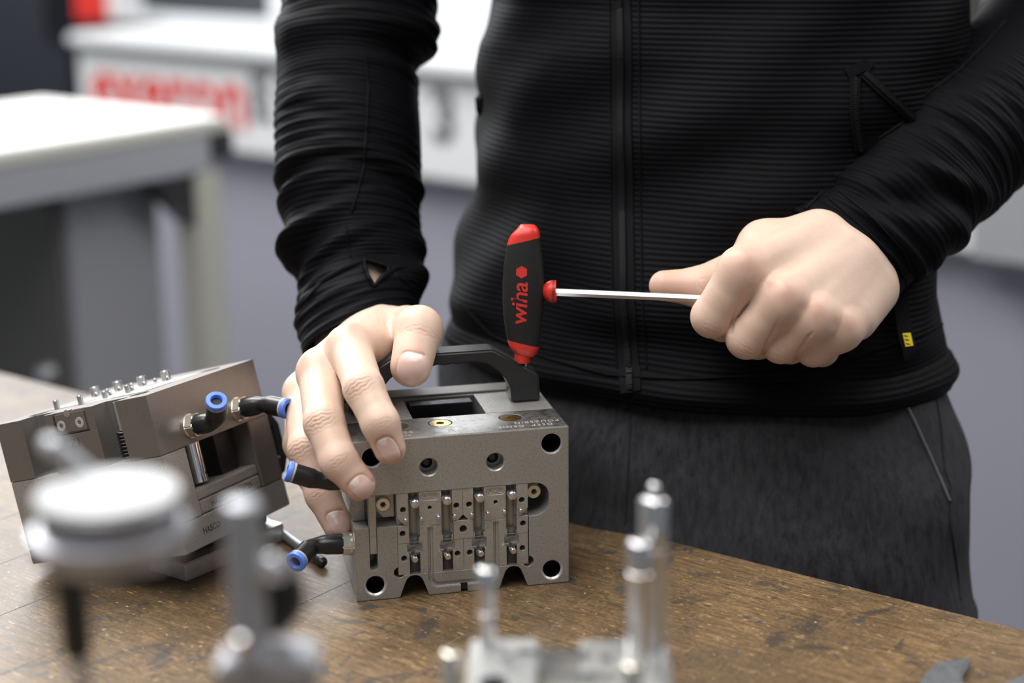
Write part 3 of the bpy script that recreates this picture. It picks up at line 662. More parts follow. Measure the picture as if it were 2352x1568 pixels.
fitting(m2, l2((73.6, 0, -23.4)), (0, -1, 0), R2i @ np.array([0.86, -0.51, -0.02]), 0.0125, 0.0092, 0.0054)
# bow handle on the far side
hp = [(X2 + 1, -28), (X2 + 14, -32), (X2 + 20, -40), (X2 + 20, -62), (X2 + 14, -70), (X2 + 1, -72), (X2 + 1, -62), (X2 + 10, -58), (X2 + 10, -42), (X2 + 1, -38)]
G2().prism(hp[::-1], 6, 22).build('carry_handle', M_PLASTIC, m2, 30, 0.002, 3)
# what it leans on
sp0 = onz(428, 1337, BENCH); sp1 = onz(604, 1262, BENCH); sdv = nrm(sp1 - sp0)
sb = empty('support_bar', 'flat steel bar with a black pad, lying under the tilted mould', 'bar', tuple(sp0), math.atan2(sdv[1], sdv[0]))
G().box(0, 0.075, 0, 0.030, 0, 0.0105).build('bar', M_MILL, sb, 0, 0.0006)
G().box(0.012, 0.070, 0.008, 0.030, 0.0105, 0.0195).build('pad', M_PLASTIC, sb, 0, 0.001)

# ------------------------------------------------------------------ T-handle hex key
KD = 0.9335
kb0 = at(1268, 677, KD); kb1 = at(1590, 691.5, KD - 0.006); kx = nrm(kb1 - kb0)
kg0 = at(1199, 818, KD); kg1 = at(1203, 517, KD - 0.008); kz0 = nrm(kg1 - kg0)
kz = nrm(kz0 - kx * (kz0 @ kx)); ky = np.cross(kz, kx)
korg = kg0 + kz * 0.0
km = Matrix([[kx[0], ky[0], kz[0], korg[0]], [kx[1], ky[1], kz[1], korg[1]], [kx[2], ky[2], kz[2], korg[2]], [0, 0, 0, 1]])
key_o = empty('hex_key', 'red and black T-handle hex key with a long silver blade', 'hex key', mat=km)
def kpx(px, py):
    P = onplane(px, py, korg, ky) - korg; return P @ kx, P @ kz
kc = lambda x, y: kpx(1130 + x / 4.356, 500 + y / 4.356)
Lp = [kc(*p) for p in ((250, 110), (190, 165), (172, 205), (150, 275), (122, 450), (108, 650), (106, 800), (118, 1000), (150, 1200), (178, 1300), (215, 1340))]
Rp = [kc(*p) for p in ((455, 78), (478, 95), (479, 130), (482, 230), (503, 400), (519, 600), (519, 850), (512, 950), (490, 1120), (474, 1300), (460, 1350))]
ztop = kc(400, 68)[1]; zbot = kc(330, 1384)[1]
Lz = np.array([p[1] for p in Lp])[::-1]; Lx = np.array([p[0] for p in Lp])[::-1]; Rz_ = np.array([p[1] for p in Rp])[::-1]; Rx_ = np.array([p[0] for p in Rp])[::-1]
zz_ = np.linspace(zbot, ztop, 240); kern = np.hanning(25); kern /= kern.sum()
xl_s = np.convolve(np.pad(np.interp(zz_, Lz, Lx), 12, 'edge'), kern, 'valid'); xr_s = np.convolve(np.pad(np.interp(zz_, Rz_, Rx_), 12, 'edge'), kern, 'valid')
rings = []
NT = 44
for z in np.concatenate([zbot + 0.006 * (1 - np.cos(np.linspace(0, math.pi / 2, 12))), np.linspace(zbot + 0.0065, ztop - 0.0065, 50), ztop - 0.006 * (1 - np.cos(np.linspace(math.pi / 2, 0, 12)))]):
    xl_, xr_ = np.interp(z, zz_, xl_s), np.interp(z, zz_, xr_s)
    e = min((z - zbot) / 0.006, (ztop - z) / 0.006, 1.0); e = math.sqrt(max(1 - (1 - e) ** 2, 0.02))
    cx_, hx = (xl_ + xr_) / 2, (xr_ - xl_) / 2 * (0.55 + 0.45 * e); hy = 0.0088 * (0.72 + 0.28 * math.sin(math.pi * (z - zbot) / (ztop - zbot))) * (0.35 + 0.65 * e)
    ring = []
    for i in range(NT):
        t = 2 * math.pi * i / NT; cc, ss = math.cos(t), math.sin(t)
        ring.append((cx_ + hx * math.copysign(abs(cc) ** 0.72, cc), hy * math.copysign(abs(ss) ** 0.72, ss), z))
    rings.append(ring)
gm = G().rings(rings).mesh('grip')
def cutplane(me, p, n, keep_pos):
    bm = bmesh.new(); bm.from_mesh(me)
    bmesh.ops.bisect_plane(bm, geom=bm.verts[:] + bm.edges[:] + bm.faces[:], plane_co=p, plane_no=n, clear_inner=keep_pos, clear_outer=not keep_pos)
    es = [e for e in bm.edges if e.is_boundary]
    if es: bmesh.ops.edgeloop_fill(bm, edges=es)
    r = bpy.data.meshes.new('cut'); bm.to_mesh(r); bm.free(); return r
tA, tB = kc(150, 272), kc(480, 198); bA, bB = kc(150, 1197), kc(476, 1275)
tn = nrm([-(tB[1] - tA[1]), 0, tB[0] - tA[0]]); bn = nrm([-(bB[1] - bA[1]), 0, bB[0] - bA[0]])
pt, pb = Vector((tA[0], 0, tA[1])), Vector((bA[0], 0, bA[1] - 0.0007))
grip = link('grip', cutplane(cutplane(gm.copy(), pt, Vector(tn), False), pb, Vector(bn), True), M_RUBBER, key_o, 40)
link('end_cap', cutplane(gm.copy(), pt, Vector(tn), True), M_RED, key_o, 40)
link('end_cap', cutplane(gm.copy(), pb, Vector(bn), False), M_RED, key_o, 40)
s0, s1 = kc(308, 1340), kc(308, 1440)
G().lathe([(0, 0.0044), (s0[1] - s1[1], 0.0042), (s0[1] - s1[1] + 0.0006, 0.0038)], (s0[0], 0, s0[1]), (s0[0], 0, s1[1]), 32).build('short_arm_socket', M_RED, key_o)
G().cyl((kc(333, 1440)[0], 0, s1[1] + 0.004), (kc(333, 1440)[0], 0, s1[1] - 0.0075), 0.0010, 0.0010, 6).build('short_blade', M_HEX, key_o, 20)
c0 = kc(480, 735); c1 = kc(603, 735)
G().lathe([(0, 0.0020), (0.0035, 0.0048), (0.006, 0.0060), (0.0064, 0.0060), (0.0066, 0.0057), (0.0068, 0.0060), (0.0084, 0.0060), (0.0086, 0.0057), (0.0088, 0.0060), (c1[0] - c0[0] - 0.0004, 0.0060), (c1[0] - c0[0], 0.0057)], (c0[0], 0, c0[1]), (c1[0], 0, c1[1]), 36).build('collar', M_RED, key_o)
bl = G(); b0 = np.array([c1[0] - 0.003, 0, kc(603, 740)[1]])
bl.cyl(b0, b0 + np.array([0.104, 0, 0]), 0.0022, 0.0022, 6, math.radians(4)).build('blade', M_HEX, key_o, 20)
# lettering and hexagon mark on the grip
bvh = BVHTree.FromPolygons([v.co[:] for v in gm.vertices], [tuple(p.vertices) for p in gm.polygons])
def drape_key(vs2, fs, name):
    P = []
    for x, z, h in vs2:
        hit = bvh.ray_cast(Vector((x, -0.05, z)), Vector((0, 1, 0)))
        y = hit[0].y if hit[0] is not None else 0
        P.append((x, y - 0.00018 + (0.0009 if h < 0 else 0), z))
    g = G(); g.add(P, fs); g.build(name, M_REDINK, key_o, 0)
vs, fs = text_geo('wiha', 1.0, 0.013, 0.12, 0.5, 0.95)
w0, w1 = vs[:, 0].min(), vs[:, 0].max(); y0_, y1_ = vs[:, 1].min(), vs[:, 1].max()
za, zb = kc(300, 1050)[1], kc(300, 630)[1]; xa, xb = kc(368, 800)[0], kc(205, 800)[0]
ysc = (xb - xa) / (y1_ - y0_)
drape_key([(xa + (v[1] - y0_) * ysc, za + (v[0] - w0) / (w1 - w0) * (zb - za), v[2]) for v in vs], fs, 'lettering')
hc = kc(309, 533); hr = 62 / 4.356 / 4.25 * 1e-3
hv = [(hc[0] + hr * math.sin(math.pi / 3 * i), hc[1] + hr * math.cos(math.pi / 3 * i), 1) for i in range(6)]
drape_key(hv + [(a, b, -1) for a, b, _ in hv], [(0, 1, 2, 3, 4, 5)] + [(i, i + 6, (i + 1) % 6 + 6, (i + 1) % 6) for i in range(6)], 'hexagon_mark')

# ------------------------------------------------------------------ hands: smooth distance fields meshed by surface nets (mm)
def surface_net(sdf, lo, hi, h, blk=12):
    lo = np.asarray(lo, float); n = np.ceil((np.asarray(hi) - lo) / (h * blk)).astype(int)
    dims = n * blk + 1; D = np.full(dims, 1e3, np.float32)
    bc = np.stack(np.meshgrid(*[np.arange(k) for k in n], indexing='ij'), -1).reshape(-1, 3)
    cen = lo + (bc * blk + blk / 2) * h; dc = sdf(cen); hd = blk * h * 0.5 * math.sqrt(3) * 1.35 + 1.0
    off = np.stack(np.meshgrid(*[np.arange(blk + 1)] * 3, indexing='ij'), -1).reshape(-1, 3)
    near = np.abs(dc) <= hd
    for b in bc[(dc < -hd)]:
        D[b[0] * blk:b[0] * blk + blk + 1, b[1] * blk:b[1] * blk + blk + 1, b[2] * blk:b[2] * blk + blk + 1] = -1e3
    nb = bc[near]
    for i in range(0, len(nb), 60):
        g = (nb[i:i + 60, None, :] * blk + off[None]).reshape(-1, 3); D[g[:, 0], g[:, 1], g[:, 2]] = sdf(lo + g * h)
    I = D < 0
    cnt = sum(I[a:dims[0] - 1 + a, b:dims[1] - 1 + b, c:dims[2] - 1 + c].astype(np.int8) for a in (0, 1) for b in (0, 1) for c in (0, 1))
    act = np.argwhere((cnt > 0) & (cnt < 8)); idx = np.full(cnt.shape, -1, np.int64); idx[tuple(act.T)] = np.arange(len(act))
    cor = [(a, b, c) for a in (0, 1) for b in (0, 1) for c in (0, 1)]
    val = np.stack([D[act[:, 0] + a, act[:, 1] + b, act[:, 2] + c] for a, b, c in cor], 1)
    acc = np.zeros((len(act), 3)); num = np.zeros(len(act))
    for i in range(8):
        for j in range(i + 1, 8):
            if sum(abs(cor[i][k] - cor[j][k]) for k in range(3)) != 1: continue
            va, vb = val[:, i], val[:, j]; m = (va < 0) != (vb < 0)
            t = np.where(m, va / np.where(m, va - vb, 1), 0); t = np.clip(t, 0, 1)
            p = np.array(cor[i]) + t[:, None] * (np.array(cor[j]) - np.array(cor[i])); acc[m] += p[m]; num[m] += 1
    V = lo + (act + acc / num[:, None]) * h
    Fq = []
    for ax in range(3):
        sl0 = [slice(1, -1)] * 3; sl1 = [slice(1, -1)] * 3; sl0[ax] = slice(0, -1); sl1[ax] = slice(1, None)
        a, b = I[tuple(sl0)], I[tuple(sl1)]; e = np.argwhere(a != b); s_ = a[tuple(e.T)]
        o = np.array([1, 1, 1]); o[ax] = 0; e = e + o
        d1, d2 = (ax + 1) % 3, (ax + 2) % 3; u1 = np.zeros(3, int); u2 = np.zeros(3, int); u1[d1] = 1; u2[d2] = 1
        qd = np.stack([idx[tuple((e - u1 - u2).T)], idx[tuple((e - u2).T)], idx[tuple(e.T)], idx[tuple((e - u1).T)]], 1)
        qd = np.where(s_[:, None], qd, qd[:, ::-1]); Fq.append(qd[(qd >= 0).all(1)])
    return V, np.concatenate(Fq)
def smin(a, b, k):
    h = np.clip(0.5 + 0.5 * (b - a) / k, 0, 1); return b + (a - b) * h - k * h * (1 - h)
def cap(p, a, b, ra, rb):
    ab = b - a; t = np.clip(((p - a) @ ab) / (ab @ ab), 0, 1); return np.linalg.norm(p - a - t[:, None] * ab, axis=1) - (ra + (rb - ra) * t)
def ell(p, c, r): return np.linalg.norm((p - c), axis=1) - r
def build_hand(J, nails, creases, origin, vox, palm_extra=(), reds=(), tendons=(), bbox=None, grooves=()):
    """J: dict of joint -> (world mm, radius)."""
    def chain(p, names, k=4.0):
        d = None
        for a, b in zip(names[:-1], names[1:]):
            x = cap(p, J[a][0], J[b][0], J[a][1], J[b][1]); d = x if d is None else smin(d, x, k)
        return d
    def sdf(p):
        palm = None
        for nm in ('i', 'm', 'r', 'p'):
            x = cap(p, J['w' + nm][0], J[nm + '0'][0], J['w' + nm][1], J[nm + '0'][1]); palm = x if palm is None else smin(palm, x, 9.0)
        palm = smin(palm, cap(p, J['elbow'][0], J['wrist'][0], J['elbow'][1], J['wrist'][1]), 14.0)
        for a, b, ra, rb, k in palm_extra: palm = smin(palm, cap(p, a, b, ra, rb), k)
        fing = None
        for nm in ('i', 'm', 'r', 'p'):
            x = chain(p, [nm + '0', nm + '1', nm + '2', nm + '3'], 3.0); fing = x if fing is None else smin(fing, x, 0.7)
        hnd = smin(palm, fing, 5.0)
        th = chain(p, ['t0', 't1', 't2', 't3'], 4.0)
        return smin(hnd, th, J.get('tk', 4.0))
    pts = np.array([J[k][0] for k in J if k not in ('tk', 'elbow')]); lo = pts.min(0) - 24; hi = pts.max(0) + 24
    if bbox is not None: lo = np.minimum(lo, bbox[0]); hi = np.maximum(hi, bbox[1])
    V, Fq = surface_net(sdf, lo, hi, vox)
    def grad(P):
        e = 0.35; g = np.stack([sdf(P + np.eye(3)[k] * e) - sdf(P - np.eye(3)[k] * e) for k in range(3)], 1); return g / (np.linalg.norm(g, axis=1)[:, None] + 1e-9)
    for _ in range(2):
        g = grad(V); V = V - g * np.clip(sdf(V), -0.6, 0.6)[:, None]
    nr = grad(V); colr = np.zeros((len(V), 4)); colr[:, 3] = 1; disp = np.zeros(len(V))
    for c, ax, wd, ln, nn in nails:          # centre, axis towards tip, half width, half length, outward normal
        nn = nrm(nn); ax = nrm(ax - nn * (ax @ nn)); sd = np.cross(nn, ax); dlt = V - c
        s_, t_, hgt = dlt @ sd, dlt @ ax, dlt @ nn
        w_ = wd * (1.0 - 0.05 * np.clip(t_ / ln, -1, 1)); rr = (np.abs(s_ / w_) ** 3.2 + np.abs(t_ / ln) ** np.where(t_ > 0, 2.6, 3.0)) ** (1 / 3.0)
        ok = (nr @ nn > 0.25) & (hgt > -7)
        msk = np.where(ok, np.clip((1.03 - rr) / 0.07, 0, 1), 0); colr[:, 1] = np.maximum(colr[:, 1], msk)
        lun = np.where(ok, np.clip((0.42 - np.hypot(s_ / wd * 0.8, (t_ + ln * 0.95) / ln * 0.8)) / 0.12, 0, 1), 0) * msk
        edge = np.where(ok & (t_ > 0), np.clip((rr - 0.90) / 0.05, 0, 1), 0) * msk
        colr[:, 2] = np.maximum(colr[:, 2], np.maximum(lun, edge * 0.7))
        disp += np.where(ok, -0.55 * np.exp(-((rr - 1.06) / 0.06) ** 2), 0) + 0.10 * msk
        colr[:, 0] = np.maximum(colr[:, 0], np.where(ok, 0.38 * np.exp(-((rr - 1.22) / 0.22) ** 2), 0))
    for c, ax, nn, wd, amp, spc, ext in creases:   # fan of skin folds across a joint
        nn = nrm(nn); ax = nrm(ax - nn * (ax @ nn)); sd = np.cross(nn, ax); dlt = V - c
        s_, t_ = dlt @ sd, dlt @ ax; ok = nr @ nn > 0.1
        env = np.exp(-(t_ / ext) ** 2) * np.exp(-(s_ / wd) ** 4)
        ph = t_ + 0.09 * s_ ** 2 * np.sign(t_) * 0.35 + 0.35 * np.sin(s_ * 1.3 + c[0])
        wv = -np.clip(np.cos(2 * math.pi * ph / spc), 0.1, 1) ** 2
        disp += np.where(ok, amp * wv * env, 0); colr[:, 0] = np.maximum(colr[:, 0], np.where(ok, 0.22 * env, 0))
    for c, r, a in reds: colr[:, 0] = np.maximum(colr[:, 0], a * np.exp(-(np.linalg.norm(V - c, axis=1) / r) ** 2))
    for a, b, wd, amp in tendons:            # raised tendons / veins (amp > 0) or hollows (amp < 0)
        d = cap(V, a, b, 0, 0); disp += amp * np.exp(-(d / wd) ** 2)
    for pts, d0, wd, amp in grooves:         # folds between closed fingers: polyline, seen from the back of the hand
        best = np.full(len(V), 1e9); par = np.zeros(len(V)); ns = len(pts) - 1
        for k_, (a, b) in enumerate(zip(pts[:-1], pts[1:])):
            fl2 = lambda P: P - (P @ _F)[:, None] * _F
            A_, B_ = fl2(a[None])[0], fl2(b[None])[0]; ab = B_ - A_; W_ = fl2(V); t = np.clip(((W_ - A_) @ ab) / (ab @ ab), 0, 1)
            dd = np.linalg.norm(W_ - A_ - t[:, None] * ab, axis=1); m_ = dd < best; best = np.where(m_, dd, best); par = np.where(m_, (k_ + t) / ns, par)
        tp = np.clip(par * 1.6, 0, 1)
        disp += np.where((nr @ _F < 0.35) & ((V - CAM * 1e3) @ _F < d0 * 1e3), amp * tp * np.exp(-(best / (wd * (0.6 + 0.4 * tp))) ** 2), 0)
    V = V + nr * disp[:, None]
    return V, Fq, colr
def mmw(px, py, d): return at(px, py, d) * 1e3
HANDS = []
# ---- right hand spread over the mould (left in the picture)
J = {'w' + k: None for k in 'imrp'}
J = {
 'i0': (mmw(802, 800, .912), 11.8), 'i1': (mmw(836, 893, .872), 10.2), 'i2': (mmw(874, 972, .8625), 9.4), 'i3': (mmw(895, 1029, .8655), 8.2),
 'm0': (mmw(735, 855, .914), 11.8), 'm1': (mmw(745, 972, .878), 10.3), 'm2': (mmw(778, 1058, .868), 9.5), 'm3': (mmw(825, 1111, .869), 8.4),
 'r0': (mmw(700, 903, .951), 11.4), 'r1': (mmw(705, 1030, .916), 9.8), 'r2': (mmw(741, 1135, .911), 9.0), 'r3': (mmw(777, 1208, .904), 7.8),
 'p0': (mmw(697, 935, .971), 10.2), 'p1': (mmw(688, 1020, .952), 8.8), 'p2': (mmw(715, 1090, .940), 8.0), 'p3': (mmw(735, 1140, .934), 7.0),
 't0': (mmw(905, 775, .985), 13.5), 't1': (mmw(935, 757, .958), 12.6), 't2': (mmw(962, 757, .922), 12.4), 't3': (mmw(944, 841, .908), 11.0),
 'wi': (mmw(880, 757, .972), 14.5), 'wm': (mmw(845, 772, .976), 15.0), 'wr': (mmw(805, 795, .980), 14.5), 'wp': (mmw(775, 822, .986), 13.5),
 'wrist': (mmw(828, 745, 1.000), 25.0), 'elbow': (mmw(815, 420, 1.03), 27.0), 'tk': 4.5}
pex = [(mmw(905, 762, .965), mmw(840, 800, .925), 10.5, 9.5, 9.0), (mmw(918, 765, .955), mmw(865, 805, .930), 7.5, 7.0, 8.0)]
vc = -_F * 1.0
def nl(px, py, d, pxa, pya, da, wd, ln, nv): return (mmw(px, py, d), nrm(mmw(pxa, pya, da) - mmw(px, py, d)), wd, ln, nrm(nv))
tocam = -_F; upv = _U; rtv = _R
nails = [nl(944, 847, .896, 936, 885, .897, 7.7, 8.4, tocam * 1.0 - rtv * 0.10 + upv * 0.02),
         nl(891, 1033, .857, 908, 1066, .858, 4.7, 5.9, tocam - rtv * 0.18 + upv * 0.05),
         nl(829, 1122, .860, 847, 1140, .861, 5.3, 5.9, tocam - rtv * 0.12 - upv * 0.10),
         nl(773, 1201, .897, 789, 1232, .897, 4.4, 6.4, tocam * 0.95 - rtv * 0.45 + upv * 0.1)]
cre = [(J['i1'][0], J['i2'][0] - J['i0'][0], tocam - rtv * .2 + upv * .2, 7.5, 0.55, 2.3, 4.2), (J['m1'][0], J['m2'][0] - J['m0'][0], tocam - rtv * .2 + upv * .2, 7.5, 0.6, 2.2, 4.4),
       (J['i2'][0], J['i3'][0] - J['i1'][0], tocam, 6.5, 0.30, 1.9, 2.6), (J['m2'][0], J['m3'][0] - J['m1'][0], tocam, 6.5, 0.32, 2.0, 2.8),
       (J['r1'][0], J['r2'][0] - J['r0'][0], tocam - rtv * .4, 7.0, 0.45, 2.3, 4.5), (J['r2'][0], J['r3'][0] - J['r1'][0], tocam - rtv * .3, 6, 0.28, 1.9, 2.4),
       (mmw(968, 764, .91), J['t3'][0] - J['t2'][0], tocam + upv * .5, 8.5, 0.34, 2.6, 2.2),
       (mmw(905, 745, .945), mmw(935, 745, .94) - mmw(905, 750, .945), tocam + upv * .7, 11.0, 0.45, 3.4, 5.0)]
reds = [(J['i0'][0] + (tocam + upv) * 8, 9, .40), (J['m0'][0] + (tocam + upv * .6 - rtv * .6) * 8, 9, .45), (J['r0'][0] - rtv * 9, 9, .3), (J['i3'][0], 11, .25), (J['m3'][0], 11, .28), (J['r3'][0], 11, .4), (mmw(955, 790, .90), 9, .2)]
ten = [(J['i0'][0] + upv * 11 + tocam * 5, J['wi'][0] + upv * 14, 3.0, 0.55), (J['m0'][0] + upv * 9 - rtv * 7 + tocam * 5, J['wm'][0] + upv * 13, 3.0, 0.5),
       (J['i0'][0] * .6 + J['m0'][0] * .4 + upv * 6 + tocam * 8 - rtv * 5, J['i1'][0] * .45 + J['m1'][0] * .55 + tocam * 2, 4.5, -0.7)]
HANDS.append(build_hand(J, nails, cre, None, 0.62, pex, reds, ten, bbox=(mmw(830, 560, 1.0) - 36, mmw(830, 700, 1.0) + 36)))
# ---- left hand closed round the blade
J = {
 'i0': (mmw(1706, 622, .9045), 12.6), 'i1': (mmw(1636, 727, .9155), 11.0), 'i2': (mmw(1660, 740, .941), 10.0), 'i3': (mmw(1692, 722, .954), 8.6),
 'm0': (mmw(1797, 690, .899), 12.4), 'm1': (mmw(1715, 777, .9125), 10.6), 'm2': (mmw(1740, 780, .939), 10.2), 'm3': (mmw(1767, 752, .954), 8.8),
 'r0': (mmw(1868, 732, .902), 11.6), 'r1': (mmw(1793, 791, .9145), 9.7), 'r2': (mmw(1815, 792, .940), 9.8), 'r3': (mmw(1838, 762, .953), 8.4),
 'p0': (mmw(1932, 757, .910), 10.8), 'p1': (mmw(1868, 801, .919), 9.2), 'p2': (mmw(1887, 802, .941), 9.0), 'p3': (mmw(1905, 772, .952), 7.6),
 't0': (mmw(1860, 580, .965), 14.5), 't1': (mmw(1722, 612, .955), 12.4), 't2': (mmw(1606, 659, .9415), 10.6), 't3': (mmw(1526, 656, .941), 8.4),
 'wi': (mmw(1892, 545, .936), 13.5), 'wm': (mmw(1945, 585, .934), 14.0), 'wr': (mmw(1978, 625, .936), 13.5), 'wp': (mmw(2003, 655, .942), 12.5),
 'wrist': (mmw(2005, 540, .960), 24.0), 'elbow': (mmw(2260, 300, 1.01), 26.0), 'tk': 5.0}
pex = [(mmw(1870, 600, .955), mmw(1730, 640, .945), 15.0, 11.0, 9.0), (mmw(1960, 660, .950), mmw(1930, 735, .940), 13, 10, 9.0), (mmw(1748, 562, .938), mmw(1870, 545, .945), 11.0, 14.5, 9.0), (mmw(1700, 612, .922), mmw(1755, 556, .938), 10.0, 10.5, 10.0), (mmw(1968, 735, .922), mmw(2008, 672, .940), 10.0, 12.0, 8.0)]
lc = tocam + upv * .35
cre = [(J[k + '1'][0], J[k + '1'][0] - J[k + '0'][0], tocam * .7 - upv * .7, 7.5, 0.3, 2.4, 3.5) for k in 'imrp'] + [(mmw(1600, 620, .94), J['t3'][0] - J['t2'][0], upv + tocam * .3, 7, 0.4, 2.4, 3.5)]
reds = [(J['i0'][0] + tocam * 10 + upv * 4, 10, .45), (J['m0'][0] + tocam * 10 + upv * 4, 10, .42), (J['r0'][0] + tocam * 10 + upv * 4, 9, .38), (J['p0'][0] + tocam * 9 + upv * 3, 9, .38), (J['t3'][0] + tocam * 4, 20, .45)] + [(J[k + '1'][0] + tocam * 6 - upv * 6, 10, .2) for k in 'imrp']
ten = [(J[k + '0'][0] + tocam * 8 + upv * 8, J['w' + k][0] + tocam * 9 + upv * 9, 3.4, 0.5) for k in 'imr'] + [(J[k + '0'][0] + tocam * 11 + upv * 5, J[k + '0'][0] + tocam * 11 + upv * 6, 5.0, 1.0) for k in 'imrp'] + [(J[a + '0'][0] * .5 + J[b + '0'][0] * .5 + tocam * 10, (J[a + '1'][0] * .3 + J[b + '1'][0] * .3 + (J[a + '0'][0] + J[b + '0'][0]) * .2) + tocam * 10, 4.0, -1.1) for a, b in ('im', 'mr', 'rp')]
ten += [(mmw(1840, 668, .897), mmw(1900, 620, .913), 1.5, 0.55), (mmw(1900, 620, .913), mmw(1925, 590, .917), 1.5, 0.5), (mmw(1890, 690, .903), mmw(1945, 665, .915), 1.5, 0.45)]
gv = [([mmw(1697, 690, .91), mmw(1687, 715, .91), mmw(1676, 765, .91)], .935, 0.9, -0.9), ([mmw(1778, 728, .91), mmw(1770, 752, .91), mmw(1757, 790, .91), mmw(1752, 815, .91)], .935, 0.9, -1.5), ([mmw(1858, 760, .91), mmw(1845, 772, .91), mmw(1834, 800, .91), mmw(1828, 822, .91)], .94, 0.9, -1.5)]
HANDS.append(build_hand(J, [], cre, None, 0.7, pex, reds, ten, bbox=(mmw(2050, 500, .97) - 34, mmw(2120, 430, .98) + 34), grooves=gv))

# ------------------------------------------------------------------ torso frame
FA = math.radians(32); FD = np.array([-math.sin(FA), -math.cos(FA), 0]); SD = np.array([math.cos(FA), -math.sin(FA), 0])   # facing, and the person's left (right in the picture)
DT = 1.07
def zpx(y, d=DT): return at(1645, y, d)[2]
prof = [(820, 1052, 2120), (800, 1047, 2123), (740, 1046, 2114), (640, 1051, 2110), (560, 1066, 2110), (480, 1086, 2110), (430, 1096, 2112), (250, 1101, 2140), (100, 1108, 2168), (0, 1135, 2180), (-150, 1110, 2170), (-450, 1000, 2290), (-750, 960, 2320), (-950, 1010, 2290), (-1080, 1150, 2160), (-1150, 1330, 1970), (-1180, 1450, 1840)]
def torso_at(y, grow=0.0):
    ys = [p[0] for p in prof][::-1]; xl_ = np.interp(y, ys, [p[1] for p in prof][::-1]); xr_ = np.interp(y, ys, [p[2] for p in prof][::-1])
    c = at((xl_ + xr_) / 2, y, DT); hw = (xr_ - xl_) / 2 / FPX * DT / 0.917 + grow; return c, hw, 0.66 * hw
# ---- body (skin): both hands with forearms, plus the trunk, head and legs under the clothes
def skin_body():
    def w(y, s=0, f=0):
        c, a, b = torso_at(y); return c + SD * s + FD * f
    shz = torso_at(-1000)[0]
    verts = []; edges = []; rad = []
    def add(p, r, par=None):
        verts.append(tuple(p)); rad.append(r); i = len(verts) - 1
        if par is not None: edges.append((par, i))
        return i
    pel = add(w(900), 0.085); ab = add(w(500), 0.08, pel); ch = add(w(-300), 0.085, ab); up_ = add(w(-800), 0.09, ch)
    nk = add(shz + np.array([0, 0, 0.10]), 0.055, up_); hd0 = add(shz + FD * 0.03 + np.array([0, 0, 0.19]), 0.075, nk); hd1 = add(shz + FD * 0.035 + np.array([0, 0, 0.27]), 0.085, hd0); add(shz + FD * 0.02 + np.array([0, 0, 0.33]), 0.06, hd1)
    for sg, elb, mid in ((-1, at(830, -190, 1.08), at(815, 420, 1.03)), (1, at(2560, 40, 1.08), at(2260, 300, 1.0))):
        sh = add(w(-960) + SD * sg * 0.17, 0.055, up_); e = add(elb, 0.033, sh); add(mid, 0.026, e)
    for sg in (-1, 1):
        hp_ = add(w(1000) + SD * sg * 0.085 + np.array([0, 0, -0.02]), 0.082, pel)
        c = w(1000) + SD * sg * 0.10; kn = add((c[0], c[1], 0.48), 0.055, hp_); an = add((c[0], c[1], 0.09), 0.038, kn); add((c[0] + FD[0] * 0.12, c[1] + FD[1] * 0.12, 0.04), 0.035, an)
    me = bpy.data.meshes.new('b'); me.from_pydata(verts, edges, []); o = bpy.data.objects.new('b', me); COL.objects.link(o)
    m = o.modifiers.new('s', 'SKIN'); m.use_smooth_shade = True
    for i, sv in enumerate(me.skin_vertices[0].data): sv.radius = (rad[i], rad[i] * (0.8 if i < 4 else 1)); sv.use_root = (i == 0)
    o.modifiers.new('u', 'SUBSURF').levels = 2
    dg = bpy.context.evaluated_depsgraph_get(); dg.update(); r = bpy.data.meshes.new_from_object(o.evaluated_get(dg)); bpy.data.objects.remove(o)
    return np.array([v.co[:] for v in r.vertices]), [tuple(p.vertices) for p in r.polygons]
bv_, bf_ = skin_body()
allv = [bv_ * 1.0]; allf = list(bf_); cols = [np.tile([0, 0, 0, 1.0], (len(bv_), 1))]; nb_ = len(bv_)
for V, Fq, cl_ in HANDS:
    allf += [tuple(int(i) + nb_ for i in f) for f in Fq]; allv.append(V * 1e-3); cols.append(cl_); nb_ += len(V)
AV = np.concatenate(allv)
ft = AV[:len(bv_), 2].argmin(); porg = np.array([torso_at(900)[0][0], torso_at(900)[0][1], 0.0])
me = bpy.data.meshes.new('person'); me.from_pydata((AV - porg).tolist(), [], allf); me.update()
ca = me.color_attributes.new('skin', 'FLOAT_COLOR', 'POINT'); ca.data.foreach_set('color', np.concatenate(cols).ravel())
person = link('person', me, M_SKIN, None, 180); person.location = porg
tag(person, 'person in a black ribbed zip jacket and grey jeans turning a T-handle key', 'person')
def wp(P): return np.asarray(P) - porg     # world to person space

